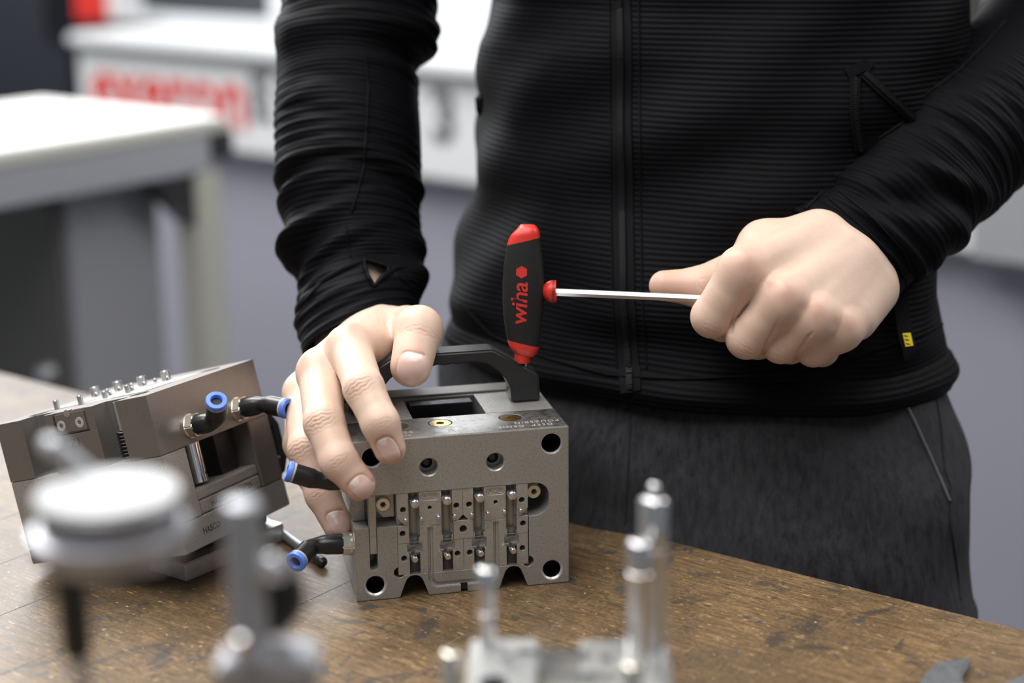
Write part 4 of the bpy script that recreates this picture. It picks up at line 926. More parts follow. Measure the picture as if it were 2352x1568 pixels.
# ---- cloth lofts
def catmull(keys, n):
    K = np.array(keys, float); m = len(K); out = []
    for s in np.linspace(0, m - 1, n):
        i = min(int(s), m - 2); t = s - i; p0, p1, p2, p3 = K[max(i - 1, 0)], K[i], K[i + 1], K[min(i + 2, m - 1)]
        out.append(0.5 * ((2 * p1) + (-p0 + p2) * t + (2 * p0 - 5 * p1 + 4 * p2 - p3) * t * t + (-p0 + 3 * p1 - 3 * p2 + p3) * t ** 3))
    return np.array(out)
def uv_loft(name, rings, mtl, parent, smooth=180, drop=None, thick=0.0012):
    """rings: (m, n, 3) world points; uv in metres"""
    Rg = np.asarray(rings); m, n = Rg.shape[:2]; P = (Rg - porg).reshape(-1, 3)
    fs = []; 
    for k in range(m - 1):
        for i in range(n):
            if drop is not None and drop(k, i): continue
            j = (i + 1) % n; fs.append((k * n + i, k * n + j, (k + 1) * n + j, (k + 1) * n + i))
    me = bpy.data.meshes.new(name); me.from_pydata(P.tolist(), [], fs); me.update()
    cen = Rg.mean(1); dl = np.concatenate([[0], np.cumsum(np.linalg.norm(np.diff(cen, axis=0), axis=1))])
    circ = np.linalg.norm(np.diff(Rg, axis=1, append=Rg[:, :1]), axis=2).sum(1).mean()
    uv = me.uv_layers.new(name='UVMap'); dat = np.zeros((len(me.loops), 2)); li = 0
    for p in me.polygons:
        ks = [v // n for v in p.vertices]; is_ = [v % n for v in p.vertices]
        wrap = max(is_) - min(is_) > 1
        for kk, ii in zip(ks, is_):
            dat[li] = (((ii + n) if (wrap and ii == 0) else ii) / n * circ, dl[kk]); li += 1
    uv.data.foreach_set('uv', dat.ravel())
    bm = bmesh.new(); bm.from_mesh(me); bmesh.ops.recalc_face_normals(bm, faces=bm.faces); bm.to_mesh(me); bm.free()
    o = link(name, me, mtl, parent, smooth)
    if thick: s_ = o.modifiers.new('thickness', 'SOLIDIFY'); s_.thickness = thick; s_.offset = -1
    return o
# jacket body
NR, NC = 190, 160
ys_t = np.concatenate([np.linspace(822, -200, 150), np.linspace(-225, -1180, 40)])
rg = []
for y in ys_t:
    c, a, b = torso_at(y)
    ring = []
    hem = 0.0035 * math.exp(-((y - 790) / 22) ** 2) + (0.0018 if y > 760 else 0)
    for i in range(NC):
        t = 2 * math.pi * i / NC; ct, st = math.cos(t), math.sin(t)
        d = hem
        # soft folds: diagonal drag lines from the hips towards the zip, slack above the hem
        d += 0.0030 * math.sin(t * 5 + y * 0.011) * math.exp(-((y - 560) / 170) ** 2) + 0.0022 * math.sin(y * 0.028 + 3 * math.sin(t * 2)) * math.exp(-((y - 300) / 220) ** 2)
        d += 0.0016 * math.sin(t * 9 - y * 0.02) + 0.004 * math.exp(-((y - 700) / 40) ** 2) * math.sin(t * 3 + 0.5)
        n_ = nrm(SD * ct / a + FD * st / b)
        ring.append(c + SD * a * ct + FD * b * (math.copysign(abs(st) ** 0.9, st)) + n_ * d)
    rg.append(ring)
rg = np.array(rg); rg[0] = rg[0] * 1.0
jacket = uv_loft('jacket', rg, M_JACKET, person, thick=0.002)
jb = BVHTree.FromPolygons([tuple(p) for p in rg.reshape(-1, 3)], [(k * NC + i, k * NC + (i + 1) % NC, (k + 1) * NC + (i + 1) % NC, (k + 1) * NC + i) for k in range(len(rg) - 1) for i in range(NC)])
def drape(pts, b, off=0.001):
    out = []
    for x, y in pts:
        d = Vector(ray(x, y)).normalized(); h = b.ray_cast(Vector(CAM), d)
        if h[0] is None: continue
        n_ = h[1] if h[1].dot(d) < 0 else -h[1]; out.append((np.array(h[0]) + np.array(n_) * off, np.array(n_)))
    return out
def dense(pts, n=40):
    P = np.array(pts, float); s = np.concatenate([[0], np.cumsum(np.linalg.norm(np.diff(P, axis=0), axis=1))]); u = np.linspace(0, s[-1], n)
    return list(zip(np.interp(u, s, P[:, 0]), np.interp(u, s, P[:, 1])))
def strip(name, pts, b, width, mtl, parent, off=0.0012, thick=0.0012, n=60):
    D = drape(dense(pts, n), b, off); rs = []
    for k in range(len(D)):
        p, nn = D[k]; t = nrm(D[min(k + 1, len(D) - 1)][0] - D[max(k - 1, 0)][0]); s_ = nrm(np.cross(t, nn))
        rs.append([wp(p - s_ * width / 2 - nn * thick), wp(p - s_ * width / 2), wp(p + s_ * width / 2), wp(p + s_ * width / 2 - nn * thick)])
    return G().rings(rs).build(name, mtl, parent, 40)
def cord(name, pts, b, r, mtl, parent, off=0.0, n=60):
    D = drape(dense(pts, n), b, off); return G().tube([wp(p) for p, _ in D], r, 8).build(name, mtl, parent, 60)
def teeth(name, pts, b, mtl, parent, step_px=5.2, sz=(0.0011, 0.0009, 0.0007), off=0.0016):
    P = np.array(pts, float); L = np.linalg.norm(np.diff(P, axis=0), axis=1).sum(); D = drape(dense(pts, int(L / step_px)), b, off); g = G()
    for k in range(len(D)):
        p, nn = D[k]; t = nrm(D[min(k + 1, len(D) - 1)][0] - D[max(k - 1, 0)][0]); s_ = np.cross(t, nn)
        vs = [wp(p + s_ * a * sz[0] + t * c_ * sz[2] * 0.5 + nn * e * sz[1]) for e in (-0.5, 0.5) for a, c_ in ((-1, -1), (1, -1), (1, 1), (-1, 1))]
        g.add(vs, [(0, 3, 2, 1), (4, 5, 6, 7), (0, 1, 5, 4), (1, 2, 6, 5), (2, 3, 7, 6), (3, 0, 4, 7)])
    return g.build(name, mtl, parent, 0)
zipx = [(1428, 2), (1430, 250), (1432, 480), (1436, 700), (1446, 845), (1450, 900)]
zp_ = strip('zip_tape', zipx, jb, 0.0125, M_PLAINB, jacket, 0.0010, 0.0016)
teeth('zip_teeth', zipx, jb, M_TEETH, zp_, 5.0, (0.0018, 0.0010, 0.0008), 0.0022)
for dx in (-28, 40): cord('seam', [(x + dx, y) for x, y in zipx[:-1]], jb, 0.0006, M_PLAINB, jacket, 0.0004)
# hem seam and cord loop with the small yellow woven mark
hemx = [(1062, 700), (1130, 770), (1250, 822), (1400, 862), (1560, 872), (1750, 862), (1950, 822), (2100, 775), (2180, 735)]
cord('hem_seam', hemx, jb, 0.0009, M_PLAINB, jacket, 0.0006)
lp = [(2055, 668), (2063, 720), (2070, 770), (2080, 818)]
loop = strip('hanger_loop', lp, jb, 0.0095, M_PLAINB, jacket, 0.0045, 0.0012)
ym = strip('woven_mark', [(2071.5, 770), (2077, 798)], jb, 0.0052, M_YELLOW, loop, 0.0050, 0.0006, 8)
for yy in (776, 784, 792): strip('woven_line', [(2064 + (yy - 770) * .2, yy), (2073 + (yy - 770) * .2, yy + 2)], jb, 0.0004, M_PLAINB, loop, 0.0053, 0.0003, 4)
# open slanted pocket with zip edges
pk = [(1972, 170), (1982, 168), (2092, 262), (2120, 330), (1980, 360), (1962, 330), (1958, 250)]
D = drape(pk, jb, 0.0009); 
if len(D) == len(pk):
    pv = [wp(p) for p, _ in D] + [wp(p - n_ * 0.002) for p, n_ in D]; npk = len(pk)
    pkt = G().add(pv, [tuple(range(npk))] + [(i, i + npk, (i + 1) % npk + npk, (i + 1) % npk) for i in range(npk)]).build('pocket', M_POCKET, jacket, 0)
    for pts in ([(1963, 182), (1961, 250), (1966, 300), (1972, 345)], [(1984, 172), (2030, 215), (2070, 250), (2105, 285)]):
        t_ = strip('pocket_zip', pts, jb, 0.0055, M_PLAINB, pkt, 0.0020, 0.0014); teeth('pocket_zip_teeth', pts, jb, M_TEETH, pkt, 4.6, (0.0011, 0.0009, 0.0007), 0.0027)
    strip('pocket_guard', [(1945, 172), (1985, 150), (2000, 158)], jb, 0.006, M_JACKET, pkt, 0.0016, 0.0015)
pz = drape([(1106, 238)], jb, 0.001)
G().box(-0.002, 0.002, -0.003, 0.001, -0.006, 0.006)
zpull = at(1101, 240, 1.066)
G().lathe([(0, 0.001), (0.002, 0.0028), (0.010, 0.0022), (0.013, 0.001)], wp(zpull + np.array([0, 0, 0.006])), wp(zpull - np.array([0, 0, 0.007])), 12).build('zip_pull', M_TEETH, jacket)

def sleeve(name, keys, folds, nring=260, nc=150, drop=None, endtilt=None, asp=0.95, lift=None):
    """keys: px,py,depth,halfwidth_px,side-angle(deg): ring plane direction in the picture"""
    K = catmull(keys, nring); cen = np.array([at(k[0], k[1], k[2]) for k in K]); rs = []; dl = np.concatenate([[0], np.cumsum(np.linalg.norm(np.diff(cen, axis=0), axis=1))])
    for k in range(nring):
        t = nrm(cen[min(k + 1, nring - 1)] - cen[max(k - 1, 0)]); ang = math.radians(K[k][4])
        sd = math.cos(ang) * _R - math.sin(ang) * _U; hw = K[k][3] / FPX * K[k][2]
        dp = nrm(np.cross(t, sd)); 
        if dp @ _F > 0: dp = -dp
        if lift is not None:
            wl = max(0.0, (k / (nring - 1) - 0.72) / 0.28); q_ = -_F * math.cos(math.radians(lift)) + (sd[2] * 0 + 1) * _U * math.sin(math.radians(lift)); q_ = nrm(q_ - sd * (q_ @ sd)); dp = nrm(dp * (1 - wl) + q_ * wl)
        ring = []
        for i in range(nc):
            th = 2 * math.pi * i / nc; d = 0.0
            for s0, th0, ws, wt, amp, sl in folds:
                da = (th - th0 + math.pi) % (2 * math.pi) - math.pi; ss = dl[k] - s0 - sl * da
                d += amp * math.exp(-(ss / ws) ** 2 - (da / wt) ** 2)
            d += 0.0006 * math.sin(dl[k] * 900 + 2 * math.sin(th * 2)) * (0.5 + 0.5 * math.sin(dl[k] * 60 + th)) 
            ring.append(cen[k] + sd * hw * math.cos(th) + dp * hw * asp * math.sin(th) + nrm(sd * math.cos(th) + dp * math.sin(th)) * d)
        rs.append(ring)
    return np.array(rs), dl, K
H2 = math.pi / 2
# right sleeve (left in the picture); th=90deg faces the camera, th=180 is the picture's left
keysR = [(835, -330, 1.085, 190, 0), (832, -200, 1.08, 185, 0), (828, -60, 1.07, 180, 0), (820, 60, 1.062, 174, 2), (800, 180, 1.055, 163, 2), (799, 300, 1.045, 168, 3), (803, 420, 1.036, 166, 0), (810, 510, 1.028, 156, -2), (816, 580, 1.022, 147, -6), (826, 640, 1.015, 143, -10), (828, 700, 1.004, 144, -16), (826, 764, .990, 140, -22)]
fr = []
rf_ = random.Random(5)
L_ = 0.29
def sR(y): return np.interp(y, [-330, -60, 180, 420, 580, 745], [0.0, 0.075, 0.143, 0.212, 0.258, 0.312])
fr += [(sR(95), 0.3, .007, .8, .006, .008), (sR(130), 0.1, .005, .6, .007, .0), (sR(165), 0.2, .007, .7, -.006, 0), (sR(100), 2.9, .008, .7, .004, -.01), (sR(130), 2.0, .010, 1.0, .003, .008),
       (sR(430), 2.5, .005, .8, .0035, .006), (sR(455), 2.4, .005, .7, -.0035, .006), (sR(485), 2.6, .006, .8, .0038, .008), (sR(470), 0.9, .006, .7, -.003, -.012), (sR(440), 0.8, .006, .7, .003, -.012),
       (sR(530), 2.0, .005, .6, -.005, .012), (sR(555), 2.3, .007, .7, .005, .014), (sR(585), 2.9, .008, .6, .007, .010), (sR(600), 0.1, .010, .6, .005, .0), (sR(610), 2.6, .006, .7, -.004, .014),
       (sR(625), 1.9, .006, .8, .005, .016), (sR(655), 2.2, .007, .8, -.006, .018), (sR(690), 2.6, .008, .8, .005, .018), (sR(680), 0.2, .010, .5, .006, .0), (sR(655), 1.1, .006, .5, -.003, -.010), (sR(715), 1.5, .006, .9, .003, .0)]
for i in range(26):
    fr.append((rf_.uniform(0.05, 0.30), rf_.uniform(0, 6.28), rf_.uniform(.003, .006), rf_.uniform(.4, .9), rf_.uniform(-.0016, .0018), rf_.uniform(-.012, .012)))
RR, dlR, KR = sleeve('s', keysR, fr, lift=14)
scx = lambda y: None
hole = [(838, 596), (892, 612), (893, 622), (860, 658), (846, 634), (838, 612)]
def inpoly(x, y, P):
    c = False; j = len(P) - 1
    for i in range(len(P)):
        if (P[i][1] > y) != (P[j][1] > y) and x < (P[j][0] - P[i][0]) * (y - P[i][1]) / (P[j][1] - P[i][1]) + P[i][0]: c = not c
        j = i
    return c
def projw(P):
    v = np.asarray(P) - CAM; d = v @ _F; return CX + FPX * (v @ _R) / d, CY - FPX * (v @ _U) / d
def dropR(k, i):
    if not (0.12 < i / 150 < 0.40): return False
    x, y = projw(RR[k][i]); return inpoly(x, y, hole)
_dr = np.zeros(RR.shape[:2], bool)
for k in range(RR.shape[0] - 1):
    for i in range(15, 62): _dr[k, i] = dropR(k, i)
sb0 = BVHTree.FromPolygons([tuple(p) for p in RR.reshape(-1, 3)], [(k * 150 + i, k * 150 + (i + 1) % 150, (k + 1) * 150 + (i + 1) % 150, (k + 1) * 150 + i) for k in range(259) for i in range(150)])
RS = RR.copy(); HP = np.array(hole + [hole[0]], float)
for k, i in np.argwhere(_dr):
    for dk, di in ((0, 0), (0, 1), (1, 0), (1, 1)):
        kk, ii = k + dk, (i + di) % 150
        if _dr[kk, ii] and _dr[kk - 1, ii] and _dr[kk, ii - 1] and _dr[kk - 1, ii - 1]: continue
        x, y = projw(RR[kk, ii]); A_, B_ = HP[:-1], HP[1:]; ab = B_ - A_; t = np.clip(((np.array([x, y]) - A_) * ab).sum(1) / (ab * ab).sum(1), 0, 1)
        Q = A_ + ab * t[:, None]; q_ = Q[np.linalg.norm(Q - [x, y], axis=1).argmin()]
        h = sb0.ray_cast(Vector(CAM), Vector(ray(*q_)).normalized())
        if h[0] is not None: RS[kk, ii] = h[0]
slR = uv_loft('sleeve', RS, M_JACKET, jacket, drop=lambda k, i: bool(_dr[k, i]), thick=0.0022)
sbR = BVHTree.FromPolygons([tuple(p) for p in RR.reshape(-1, 3)], [(k * 150 + i, k * 150 + (i + 1) % 150, (k + 1) * 150 + (i + 1) % 150, (k + 1) * 150 + i) for k in range(259) for i in range(150)])
cord('sleeve_seam', [(838, 130), (846, 200), (842, 280), (836, 380), (822, 440), (808, 485)], sbR, 0.0008, M_PLAINB, slR, 0.0004)
cord('cuff_seam', [(795, 520), (800, 570), (805, 590)], sbR, 0.0007, M_PLAINB, slR, 0.0004)
hpoly = dense(hole + [hole[0]], 60)
cord('thumb_slit_edge', hole + [hole[0]], sbR, 0.0011, M_JACKET, slR, 0.0002, 70)
for pts_, r_ in (([(702, 688), (742, 645), (790, 616), (838, 597)], 0.0026), ([(862, 656), (884, 632), (912, 614), (938, 612)], 0.0022), ([(900, 620), (930, 645), (955, 668)], 0.0018)):
    D = drape(dense(pts_, 40), sbR, -0.0008); G().tube([wp(pp) for pp, _ in D], [r_ * (0.25 + 0.75 * math.sin(math.pi * min(1, max(0, (k + 1) / (len(D) + 1)))) ** 0.6) for k in range(len(D))], 10).build('cuff_fold', M_JACKET, slR, 180)
# left sleeve (right in the picture)
keysL = [(2600, -120, 1.09, 190, 45), (2480, 20, 1.07, 188, 45), (2390, 140, 1.045, 182, 44), (2290, 245, 1.02, 172, 44), (2200, 335, 1.0, 168, 43), (2110, 420, .985, 163, 42), (2050, 480, .974, 160, 41), (1995, 530, .968, 157, 41), (1955, 566, .965, 155, 41), (1929, 588, .964, 153, 41)]
fl_ = []
def sL(x): return np.interp(x, [1930, 1955, 2050, 2200, 2390, 2600], [0.318, 0.307, 0.278, 0.225, 0.145, 0.03])
for i in range(17):
    fl_.append((sL(2040 + i * 18), rf_.uniform(0.5, 2.6), .0045, rf_.uniform(.6, 1.1), .0020 * (1 if i % 2 else -1) + rf_.uniform(-.0006, .0006), rf_.uniform(-.01, .012)))
fl_ += [(sL(2030), 1.5, .007, .55, -.006, .015), (sL(2060), 0.7, .010, .6, .007, .01), (sL(2085), 1.1, .008, .6, -.006, .02), (sL(2120), 0.9, .012, .6, .006, .02), (sL(2000), 0.5, .010, .5, .006, .0), (sL(2110), 3.0, .012, .5, .006, 0), (sL(2080), 3.1, .008, .5, -.004, 0), (sL(1985), 3.0, .006, .5, -.003, 0), (sL(2220), 2.4, .010, .8, .003, .01),
        (sL(1990), 1.6, .0035, 2.5, -.0022, .0), (sL(1975), 1.6, .0030, 2.5, .0012, .0), (sL(1962), 1.6, .0030, 2.5, -.0022, 0), (sL(1934), 1.6, .0040, 3.0, .0018, 0)]
RL, dlL, KL = sleeve('s', keysL, fl_, lift=2)
slL = uv_loft('sleeve', RL, M_JACKET, jacket, thick=0.0026)
sbL = BVHTree.FromPolygons([tuple(p) for p in RL.reshape(-1, 3)], [(k * 150 + i, k * 150 + (i + 1) % 150, (k + 1) * 150 + (i + 1) % 150, (k + 1) * 150 + i) for k in range(259) for i in range(150)])
cord('sleeve_seam', [(1850, 482), (1900, 432), (1950, 370), (2010, 325), (2085, 275), (2130, 215), (2200, 165), (2260, 105), (2310, 50)], sbL, 0.0011, M_PLAINB, slL, 0.0003)
cord('cuff_seam', [(1905, 455), (1990, 530), (2060, 600), (2078, 640)], sbL, 0.0007, M_PLAINB, slL, 0.0003)
cord('cuff_seam', [(1930, 440), (2010, 505), (2075, 575), (2095, 625)], sbL, 0.0007, M_PLAINB, slL, 0.0003)
# shoulders joining sleeves and jacket body (out of frame)
for sg, R0 in ((-1, RR[0]), (1, RL[0])):
    c0 = R0.mean(0); r0 = np.linalg.norm(R0 - c0, axis=1).mean(); c1 = torso_at(-960)[0] + SD * sg * 0.165
    G().tube([wp(c0 - (c1 - c0) * 0.04), wp(c0 * .6 + c1 * .4), wp(c1), wp(c1 + (torso_at(-960)[0] - c1) * 0.4 + np.array([0, 0, .01]))], [r0 * 1.01, r0 * 1.08, 0.072, 0.085], 32).build('upper_sleeve', M_JACKET, jacket, 180)

# trousers
def leg_ring(c, a, b, n=72, folds=None, seed=0.0):
    return [c + SD * a * math.cos(t) + FD * b * math.sin(t) + nrm(SD * math.cos(t) + FD * math.sin(t)) * (0.0016 * math.sin(3 * t + c[2] * 70 + seed) + 0.001 * math.sin(7 * t - c[2] * 110 + seed)) for t in np.linspace(0, 2 * math.pi, n, endpoint=False)]
pr2 = [(700, 1080, 2108), (745, 1040, 2126), (830, 1000, 2136), (900, 985, 2153), (1000, 975, 2176), (1100, 972, 2176), (1200, 972, 2178), (1320, 972, 2186), (1420, 975, 2188)]
rt = []
for y in np.linspace(700, 1420, 60):
    xl_ = np.interp(y, [p[0] for p in pr2], [p[1] for p in pr2]); xr_ = np.interp(y, [p[0] for p in pr2], [p[2] for p in pr2])
    c = at((xl_ + xr_) / 2, y, DT + 0.006); hw = (xr_ - xl_) / 2 / FPX * DT / 0.917
    rt.append(leg_ring(c, hw, min(hw * 0.60, 0.108)))
trousers = uv_loft('trousers', np.array(rt), M_DENIM, person, thick=0.0015)
tbv = BVHTree.FromPolygons([tuple(p) for p in np.array(rt).reshape(-1, 3)], [(k * 72 + i, k * 72 + (i + 1) % 72, (k + 1) * 72 + (i + 1) % 72, (k + 1) * 72 + i) for k in range(59) for i in range(72)])
zb_ = rt[-1]; cb_ = np.mean(zb_, axis=0)
for sg in (-1, 1):
    legs = []
    for f, z in zip(np.linspace(0, 1, 24), np.linspace(cb_[2] + 0.03, 0.07, 24)):
        c = np.array([cb_[0], cb_[1], z]) + SD * sg * (0.088 + 0.01 * f); a = 0.088 * (1 - f) + 0.062 * f; legs.append(leg_ring(c, a, min(a * 1.1, 0.10), 48, seed=sg))
    uv_loft('trouser_leg', np.array(legs), M_DENIM, trousers, thick=0.0015)
    c = np.array([cb_[0], cb_[1], 0]) + SD * sg * 0.098
    sh = G(); rr = []
    for f in np.linspace(0, 1, 10):
        cc = c + FD * (-0.09 + 0.27 * f); w = 0.045 * math.sin(math.pi * (0.18 + 0.70 * f)) + 0.006; h = 0.095 * (1 - f) ** 1.2 + 0.035
        rr.append([wp(cc + SD * w * math.cos(t) + np.array([0, 0, max(0.0, h / 2 + h / 2 * math.sin(t))])) for t in np.linspace(0, 2 * math.pi, 20, endpoint=False)])
    sh.rings(rr).build('shoe', M_PLASTIC, person, 60)
M_SEAM = mat('dark_stitching', (0.012, 0.012, 0.013), 0.9); M_FADE = mat('faded_denim_edge', (0.10, 0.10, 0.105), 0.9)
cord('side_seam', [(2145, 880), (2160, 970), (2170, 1080), (2185, 1120), (2183, 1200), (2195, 1280), (2205, 1375)], tbv, 0.0009, M_SEAM, trousers, 0.0002)
cord('pocket_edge', [(2062, 890), (2105, 980), (2150, 1080), (2180, 1150)], tbv, 0.0009, M_FADE, trousers, 0.0006)
cord('fly_seam', [(1447, 930), (1446, 1000), (1440, 1120), (1436, 1200)], tbv, 0.0008, M_SEAM, trousers, 0.0002)
# hair cap (out of frame)
hc_ = torso_at(-1000)[0] + FD * 0.02 + np.array([0, 0, 0.29])
M_HAIR = mat('brown_hair', (0.05, 0.03, 0.02), 0.6)
G().rings([[wp(hc_ + SD * r * 0.95 * math.cos(t) + FD * (r * 1.05 * math.sin(t) - 0.018) + np.array([0, 0, h])) for t in np.linspace(0, 2 * math.pi, 28, endpoint=False)] for h, r in ((-0.05, 0.088), (0.0, 0.092), (0.05, 0.082), (0.085, 0.055), (0.10, 0.02))]).build('hair', M_HAIR, person, 60)

# ------------------------------------------------------------------ foreground: measuring stand, third mould half, spanner, scriber
fd = 0.50
dcen = at(248, 1135, fd); ms = empty('dial_gauge_stand', 'white-faced dial gauge on a small stand with grey post and black knob', 'dial gauge', (dcen[0], dcen[1], BENCH))
M_DIALW = mat('white_dial', (0.42, 0.43, 0.445), 0.5, 0, 0.2); M_SATIN = mat('satin_chrome', (0.42, 0.43, 0.46), 0.42, 0.8); M_BAND = mat('grey_anodised', (0.26, 0.26, 0.30), 0.4, 0.5)
ht = dcen[2] - BENCH
def ml3(px, py, d): return at(px, py, d) - np.array([dcen[0], dcen[1], BENCH])
dial = G().lathe([(0, 0.0205), (0.001, 0.0214), (0.0060, 0.0230), (0.0085, 0.0230), (0.0095, 0.0205)], (0, 0, ht - 0.0185), (0, 0, ht), 56).build('dial_case', M_SATIN, ms, 30)
G().lathe([(0, 0.0200), (0.0075, 0.0200)], (0, 0, ht - 0.0095), (0, 0, ht), 56).build('dial_band', M_BAND, dial, 30)
G().lathe([(0, 0.0206), (0.0018, 0.0212), (0.0026, 0.0206)], (0, 0, ht - 0.0026), (0, 0, ht), 56).build('bezel', M_SATIN, dial, 30)
G().lathe([(0, 0.0208), (0.0009, 0.0208), (0.0014, 0.0203)], (0, 0, ht - 0.0002), (0, 0, ht + 1), 56).build('dial_face', M_DIALW, dial, 30)
st = ml3(163, 1345, fd - 0.004); sb_ = ml3(190, 1545, fd - 0.004)
G().lathe([(0, 0.0054), (0.003, 0.0054), (0.003, 0.0047), (0.026, 0.0047), (0.028, 0.0040)], (st[0], st[1], ht - 0.0180), (st[0] + 0.0012, st[1], 0), 24).build('stem', M_PLASTIC, ms)
G().cyl((st[0] + 0.0012, st[1], ht - 0.0455), (st[0] + 0.003, st[1], 0.012), 0.0022).build('spindle', M_SATIN, ms)
kb = ml3(133, 1033, 0.515); kb2 = ml3(112, 1020, 0.53)
G().tube([kb + np.array([0.012, 0.0, -0.011]), kb + np.array([0.004, 0.001, -0.004]), kb, kb2], [0.0025, 0.0028, 0.0034, 0.0030], 16).build('clamp_lug', M_SATIN, ms)
pt_ = ml3(556, 1150, fd)
G().lathe([(0, 0.0058), (pt_[2] - 0.0165, 0.0058), (pt_[2] - 0.0125, 0.0050), (pt_[2] - 0.012, 0.0032)], (pt_[0], pt_[1], 0.012), (pt_[0], pt_[1], 1), 28).build('post', M_SATIN, ms)
kn = ml3(604, 1372, fd + 0.016)
G().lathe([(0, 0.004), (0.002, 0.0108), (0.010, 0.0118), (0.012, 0.010)], kn + np.array([0.0, 0.008, 0.0]), kn + np.array([0.002, -0.008, 0.0]), 28).build('knob', M_PLASTIC, ms, 40)
cq = ml3(642, 1300, fd + 0.006); G().lathe([(0, 0.0035), (0.008, 0.0042), (0.010, 0.003)], cq - np.array([0.008, 0, 0.001]), cq + np.array([0.004, -0.003, 0.001]), 20).build('clamp_screw', M_CHROME, ms)
bl_ = ml3(556, 1480, fd - 0.003); G().lathe([(0, 0.0034), (0.006, 0.0036), (0.007, 0.0028)], bl_ + np.array([0, 0.004, 0]), bl_ - np.array([0, 0.004, 0]), 20).build('post_screw', M_CHROME, ms)
cl2 = ml3(600, 1590, fd); G().box(pt_[0] - 0.009, pt_[0] + 0.020, pt_[1] - 0.010, pt_[1] + 0.010, cl2[2] - 0.006, cl2[2] + 0.007).build('clamp_block', M_SATIN, ms, 0, 0.002)
xs = sorted([st[0] - 0.02, pt_[0] + 0.025]); G().box(xs[0], xs[1], min(st[1], pt_[1]) - 0.02, max(st[1], pt_[1]) + 0.025, 0, 0.012).build('base_plate', M_BLACKSTEEL, ms, 0, 0.002)

fz = 0.62
o3 = at(1035, 1490, fz); o3 = np.array([o3[0], o3[1], BENCH])
m3 = empty('injection_mould', 'light steel mould half with tall guide pillars, slide bars and a single short core pin', 'mould', tuple(o3), math.radians(-2))
def q3(px, py, d): return (at(px, py, d) - o3)
M_SAT2 = steel('satin_plate', (0.50, 0.50, 0.49), (0.62, 0.62, 0.61), 0.34, 0.45, 0.2)
pz_ = q3(1150, 1500, 0.632)[2]; TOPZ = pz_
w1 = q3(1235, 1500, 0.632)[0]; w2 = q3(1330, 1500, 0.632)[0]; w3 = q3(1535, 1500, 0.632)[0]; yb = q3(1150, 1484, 0.642)[1] + 0.004
G().box(0.006, w1, -0.055, yb, TOPZ - 0.040, TOPZ).build('core_plate', M_SAT2, m3, 0, 0.0008)
G().box(w2, w3, -0.055, yb + 0.001, TOPZ - 0.040, TOPZ - 0.001).build('core_plate', M_SAT2, m3, 0, 0.0008)
G().box(w1, w2, -0.055, yb - 0.016, TOPZ - 0.040, TOPZ - 0.010).build('cavity_insert', M_INS, m3, 0, 0.0005)
G().box(0.004, w3 + 0.002, -0.057, yb + 0.002, 0.016, TOPZ - 0.0402).build('spacer_block', M_STEEL, m3, 0, 0.001)
G().box(-0.004, w3 + 0.010, -0.060, yb + 0.006, 0.0, 0.016).build('clamping_plate', M_STEEL, m3, 0, 0.001)
b0 = q3(1180, 1496, 0.634); b1 = q3(1322, 1508, 0.630)
G().box(b0[0], b1[0] + 0.004, yb - 0.015, yb - 0.011, TOPZ - 0.010, TOPZ + 0.0012).build('slide_bar', M_PIN, m3, 0, 0.0008)
G().box(q3(1255, 1540, .61)[0], q3(1370, 1540, .61)[0], yb - 0.034, yb - 0.030, TOPZ - 0.010, TOPZ + 0.001).build('slide_bar', M_PIN, m3, 0, 0.0008)
G().box(w2 + 0.002, w3 - 0.014, yb - 0.030, yb - 0.025, TOPZ - 0.001, TOPZ + 0.002).build('cavity_insert', M_SAT2, m3, 0, 0.0006)
def rod(name, px, ytop, d, r, mtl, zb=None, steps=()):
    p = q3(px, ytop, d); zb = TOPZ - 0.01 if zb is None else zb; H = p[2] - zb
    prof = [(0, r)] 
    for hh, dr in steps: prof += [(H - hh, prof[-1][1]), (H - hh + 0.0002, r + dr)]
    rl = prof[-1][1]; prof += [(H - 0.0015, rl), (H - 0.0003, rl - 0.001), (H, rl - 0.0016)]
    return G().lathe(prof, (p[0], p[1], zb), (p[0], p[1], 1), 28).build(name, mtl, m3, 40)
rod('core_pin', 1112, 1300, 0.634, 0.0035, M_PIN, None, ((0.018, -0.0002), (0.0165, 0.0), (0.011, 0.0003)))
rod('guide_pillar', 1500, 1135, 0.628, 0.0048, M_PIN, None, ((0.020, -0.0004), (0.0185, -0.0001)))
rod('guide_pillar', 1468, 1235, 0.616, 0.0044, M_PIN, None, ((0.012, -0.0003),))
rod('ejector_pin', 1495, 1103, 0.636, 0.0022, M_PIN); rod('ejector_pin', 1474, 1135, 0.634, 0.0020, M_SATIN); rod('ejector_pin', 1449, 1232, 0.626, 0.0020, M_SATIN)
rod('return_pin', 1036, 1494, 0.622, 0.0040, M_NICKEL, TOPZ - 0.04); rod('return_pin', 1455, 1515, 0.600, 0.0036, M_NICKEL, TOPZ - 0.03)
sc_ = q3(1135, 1545, 0.607); G().lathe([(0, 0.0052), (0.0015, 0.0050), (0.0016, 0.0028), (0.0004, 0.0026)], (sc_[0], sc_[1], TOPZ - 0.0004), (sc_[0], sc_[1], 1), 28).build('socket_screw', M_BLACKSTEEL, m3, 30)
for px, py in ((1160, 1487), (1255, 1560), (1390, 1505)):
    sc_ = q3(px, py, 0.625); G().lathe([(0, 0.0024), (0.002, 0.0022)], (sc_[0], sc_[1], TOPZ - 0.0004), (sc_[0], sc_[1], 1), 20).build('dowel', M_PIN, m3, 30)

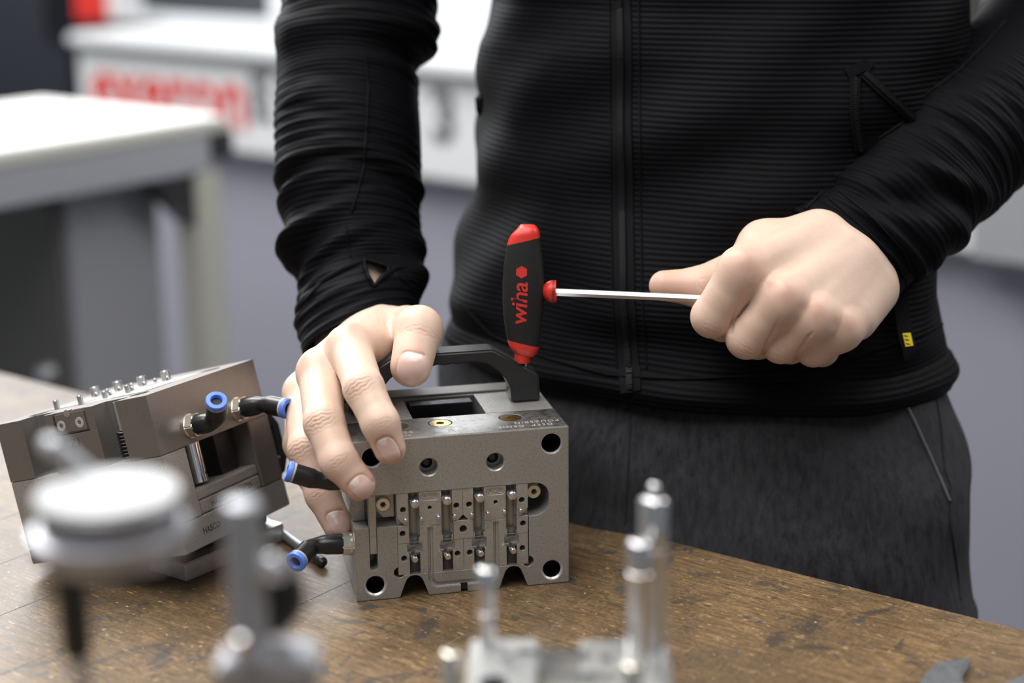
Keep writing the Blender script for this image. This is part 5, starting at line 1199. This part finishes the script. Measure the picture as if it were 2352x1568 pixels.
# open-ended spanner lying on the bench (lower right corner)
w0_ = onz(2248, 1592, BENCH); wdir = nrm(onz(2190, 1690, BENCH) - onz(2300, 1500, BENCH))
sp_ = empty('open_end_spanner', 'dull grey open-ended spanner lying on the wooden bench top', 'spanner', (w0_[0], w0_[1], BENCH), math.atan2(wdir[1], wdir[0]))
M_SPAN = steel('dull_grey_steel', (0.24, 0.25, 0.27), (0.34, 0.35, 0.37), 0.42, 0.55, 0.2)
a_ = [(0.013 * math.cos(t), 0.0135 * math.sin(t)) for t in np.linspace(math.radians(28), math.radians(332), 30)]
jaw = [(0.013 * math.cos(t) * 1.15, 0.015 * math.sin(t)) for t in np.linspace(math.radians(-150), math.radians(75), 26)]
head = [(-0.0150, -0.0055), (-0.008, -0.0135), (0.004, -0.0145), (0.014, -0.0095), (0.020, -0.0055), (0.12, -0.0048), (0.12, 0.0048), (0.020, 0.0055), (0.013, 0.0105), (0.003, 0.0150), (-0.007, 0.0140), (-0.0125, 0.0095), (-0.004, 0.0055), (0.002, 0.0045), (0.0035, 0.0), (0.001, -0.0040), (-0.004, -0.0055)]
head = [(x * 1.75, y * 1.75) for x, y in head]; g = G(); n_ = len(head); g.add([(x, y, 0) for x, y in head] + [(x, y, 0.0052) for x, y in head], [tuple(range(n_ - 1, -1, -1)), tuple(range(n_, 2 * n_))] + [(i, (i + 1) % n_, (i + 1) % n_ + n_, i + n_) for i in range(n_)])
g.build('jaw_and_shank', M_SPAN, sp_, 40, 0.0012, 2)
# thin scriber between the two moulds
s0_ = onz(622, 1206, BENCH + 0.003); s1_ = onz(728, 1282, BENCH + 0.003); sv = s1_ - s0_; sl = np.linalg.norm(sv)
sc0 = empty('scriber', 'thin silver scriber with a black end lying between the two moulds', 'scriber', (s0_[0], s0_[1], BENCH), math.atan2(sv[1], sv[0]))
G().cyl((-0.015, 0, 0.003), (sl, 0, 0.003), 0.0029, 0.0029, 20).build('shank', M_SATIN, sc0)
G().lathe([(0, 0.0028), (0.002, 0.0030), (0.008, 0.0030), (0.010, 0.0015)], (sl - 0.001, 0, 0.003), (sl + 1, 0, 0.003), 16).build('tip_cap', M_PLASTIC, sc0)
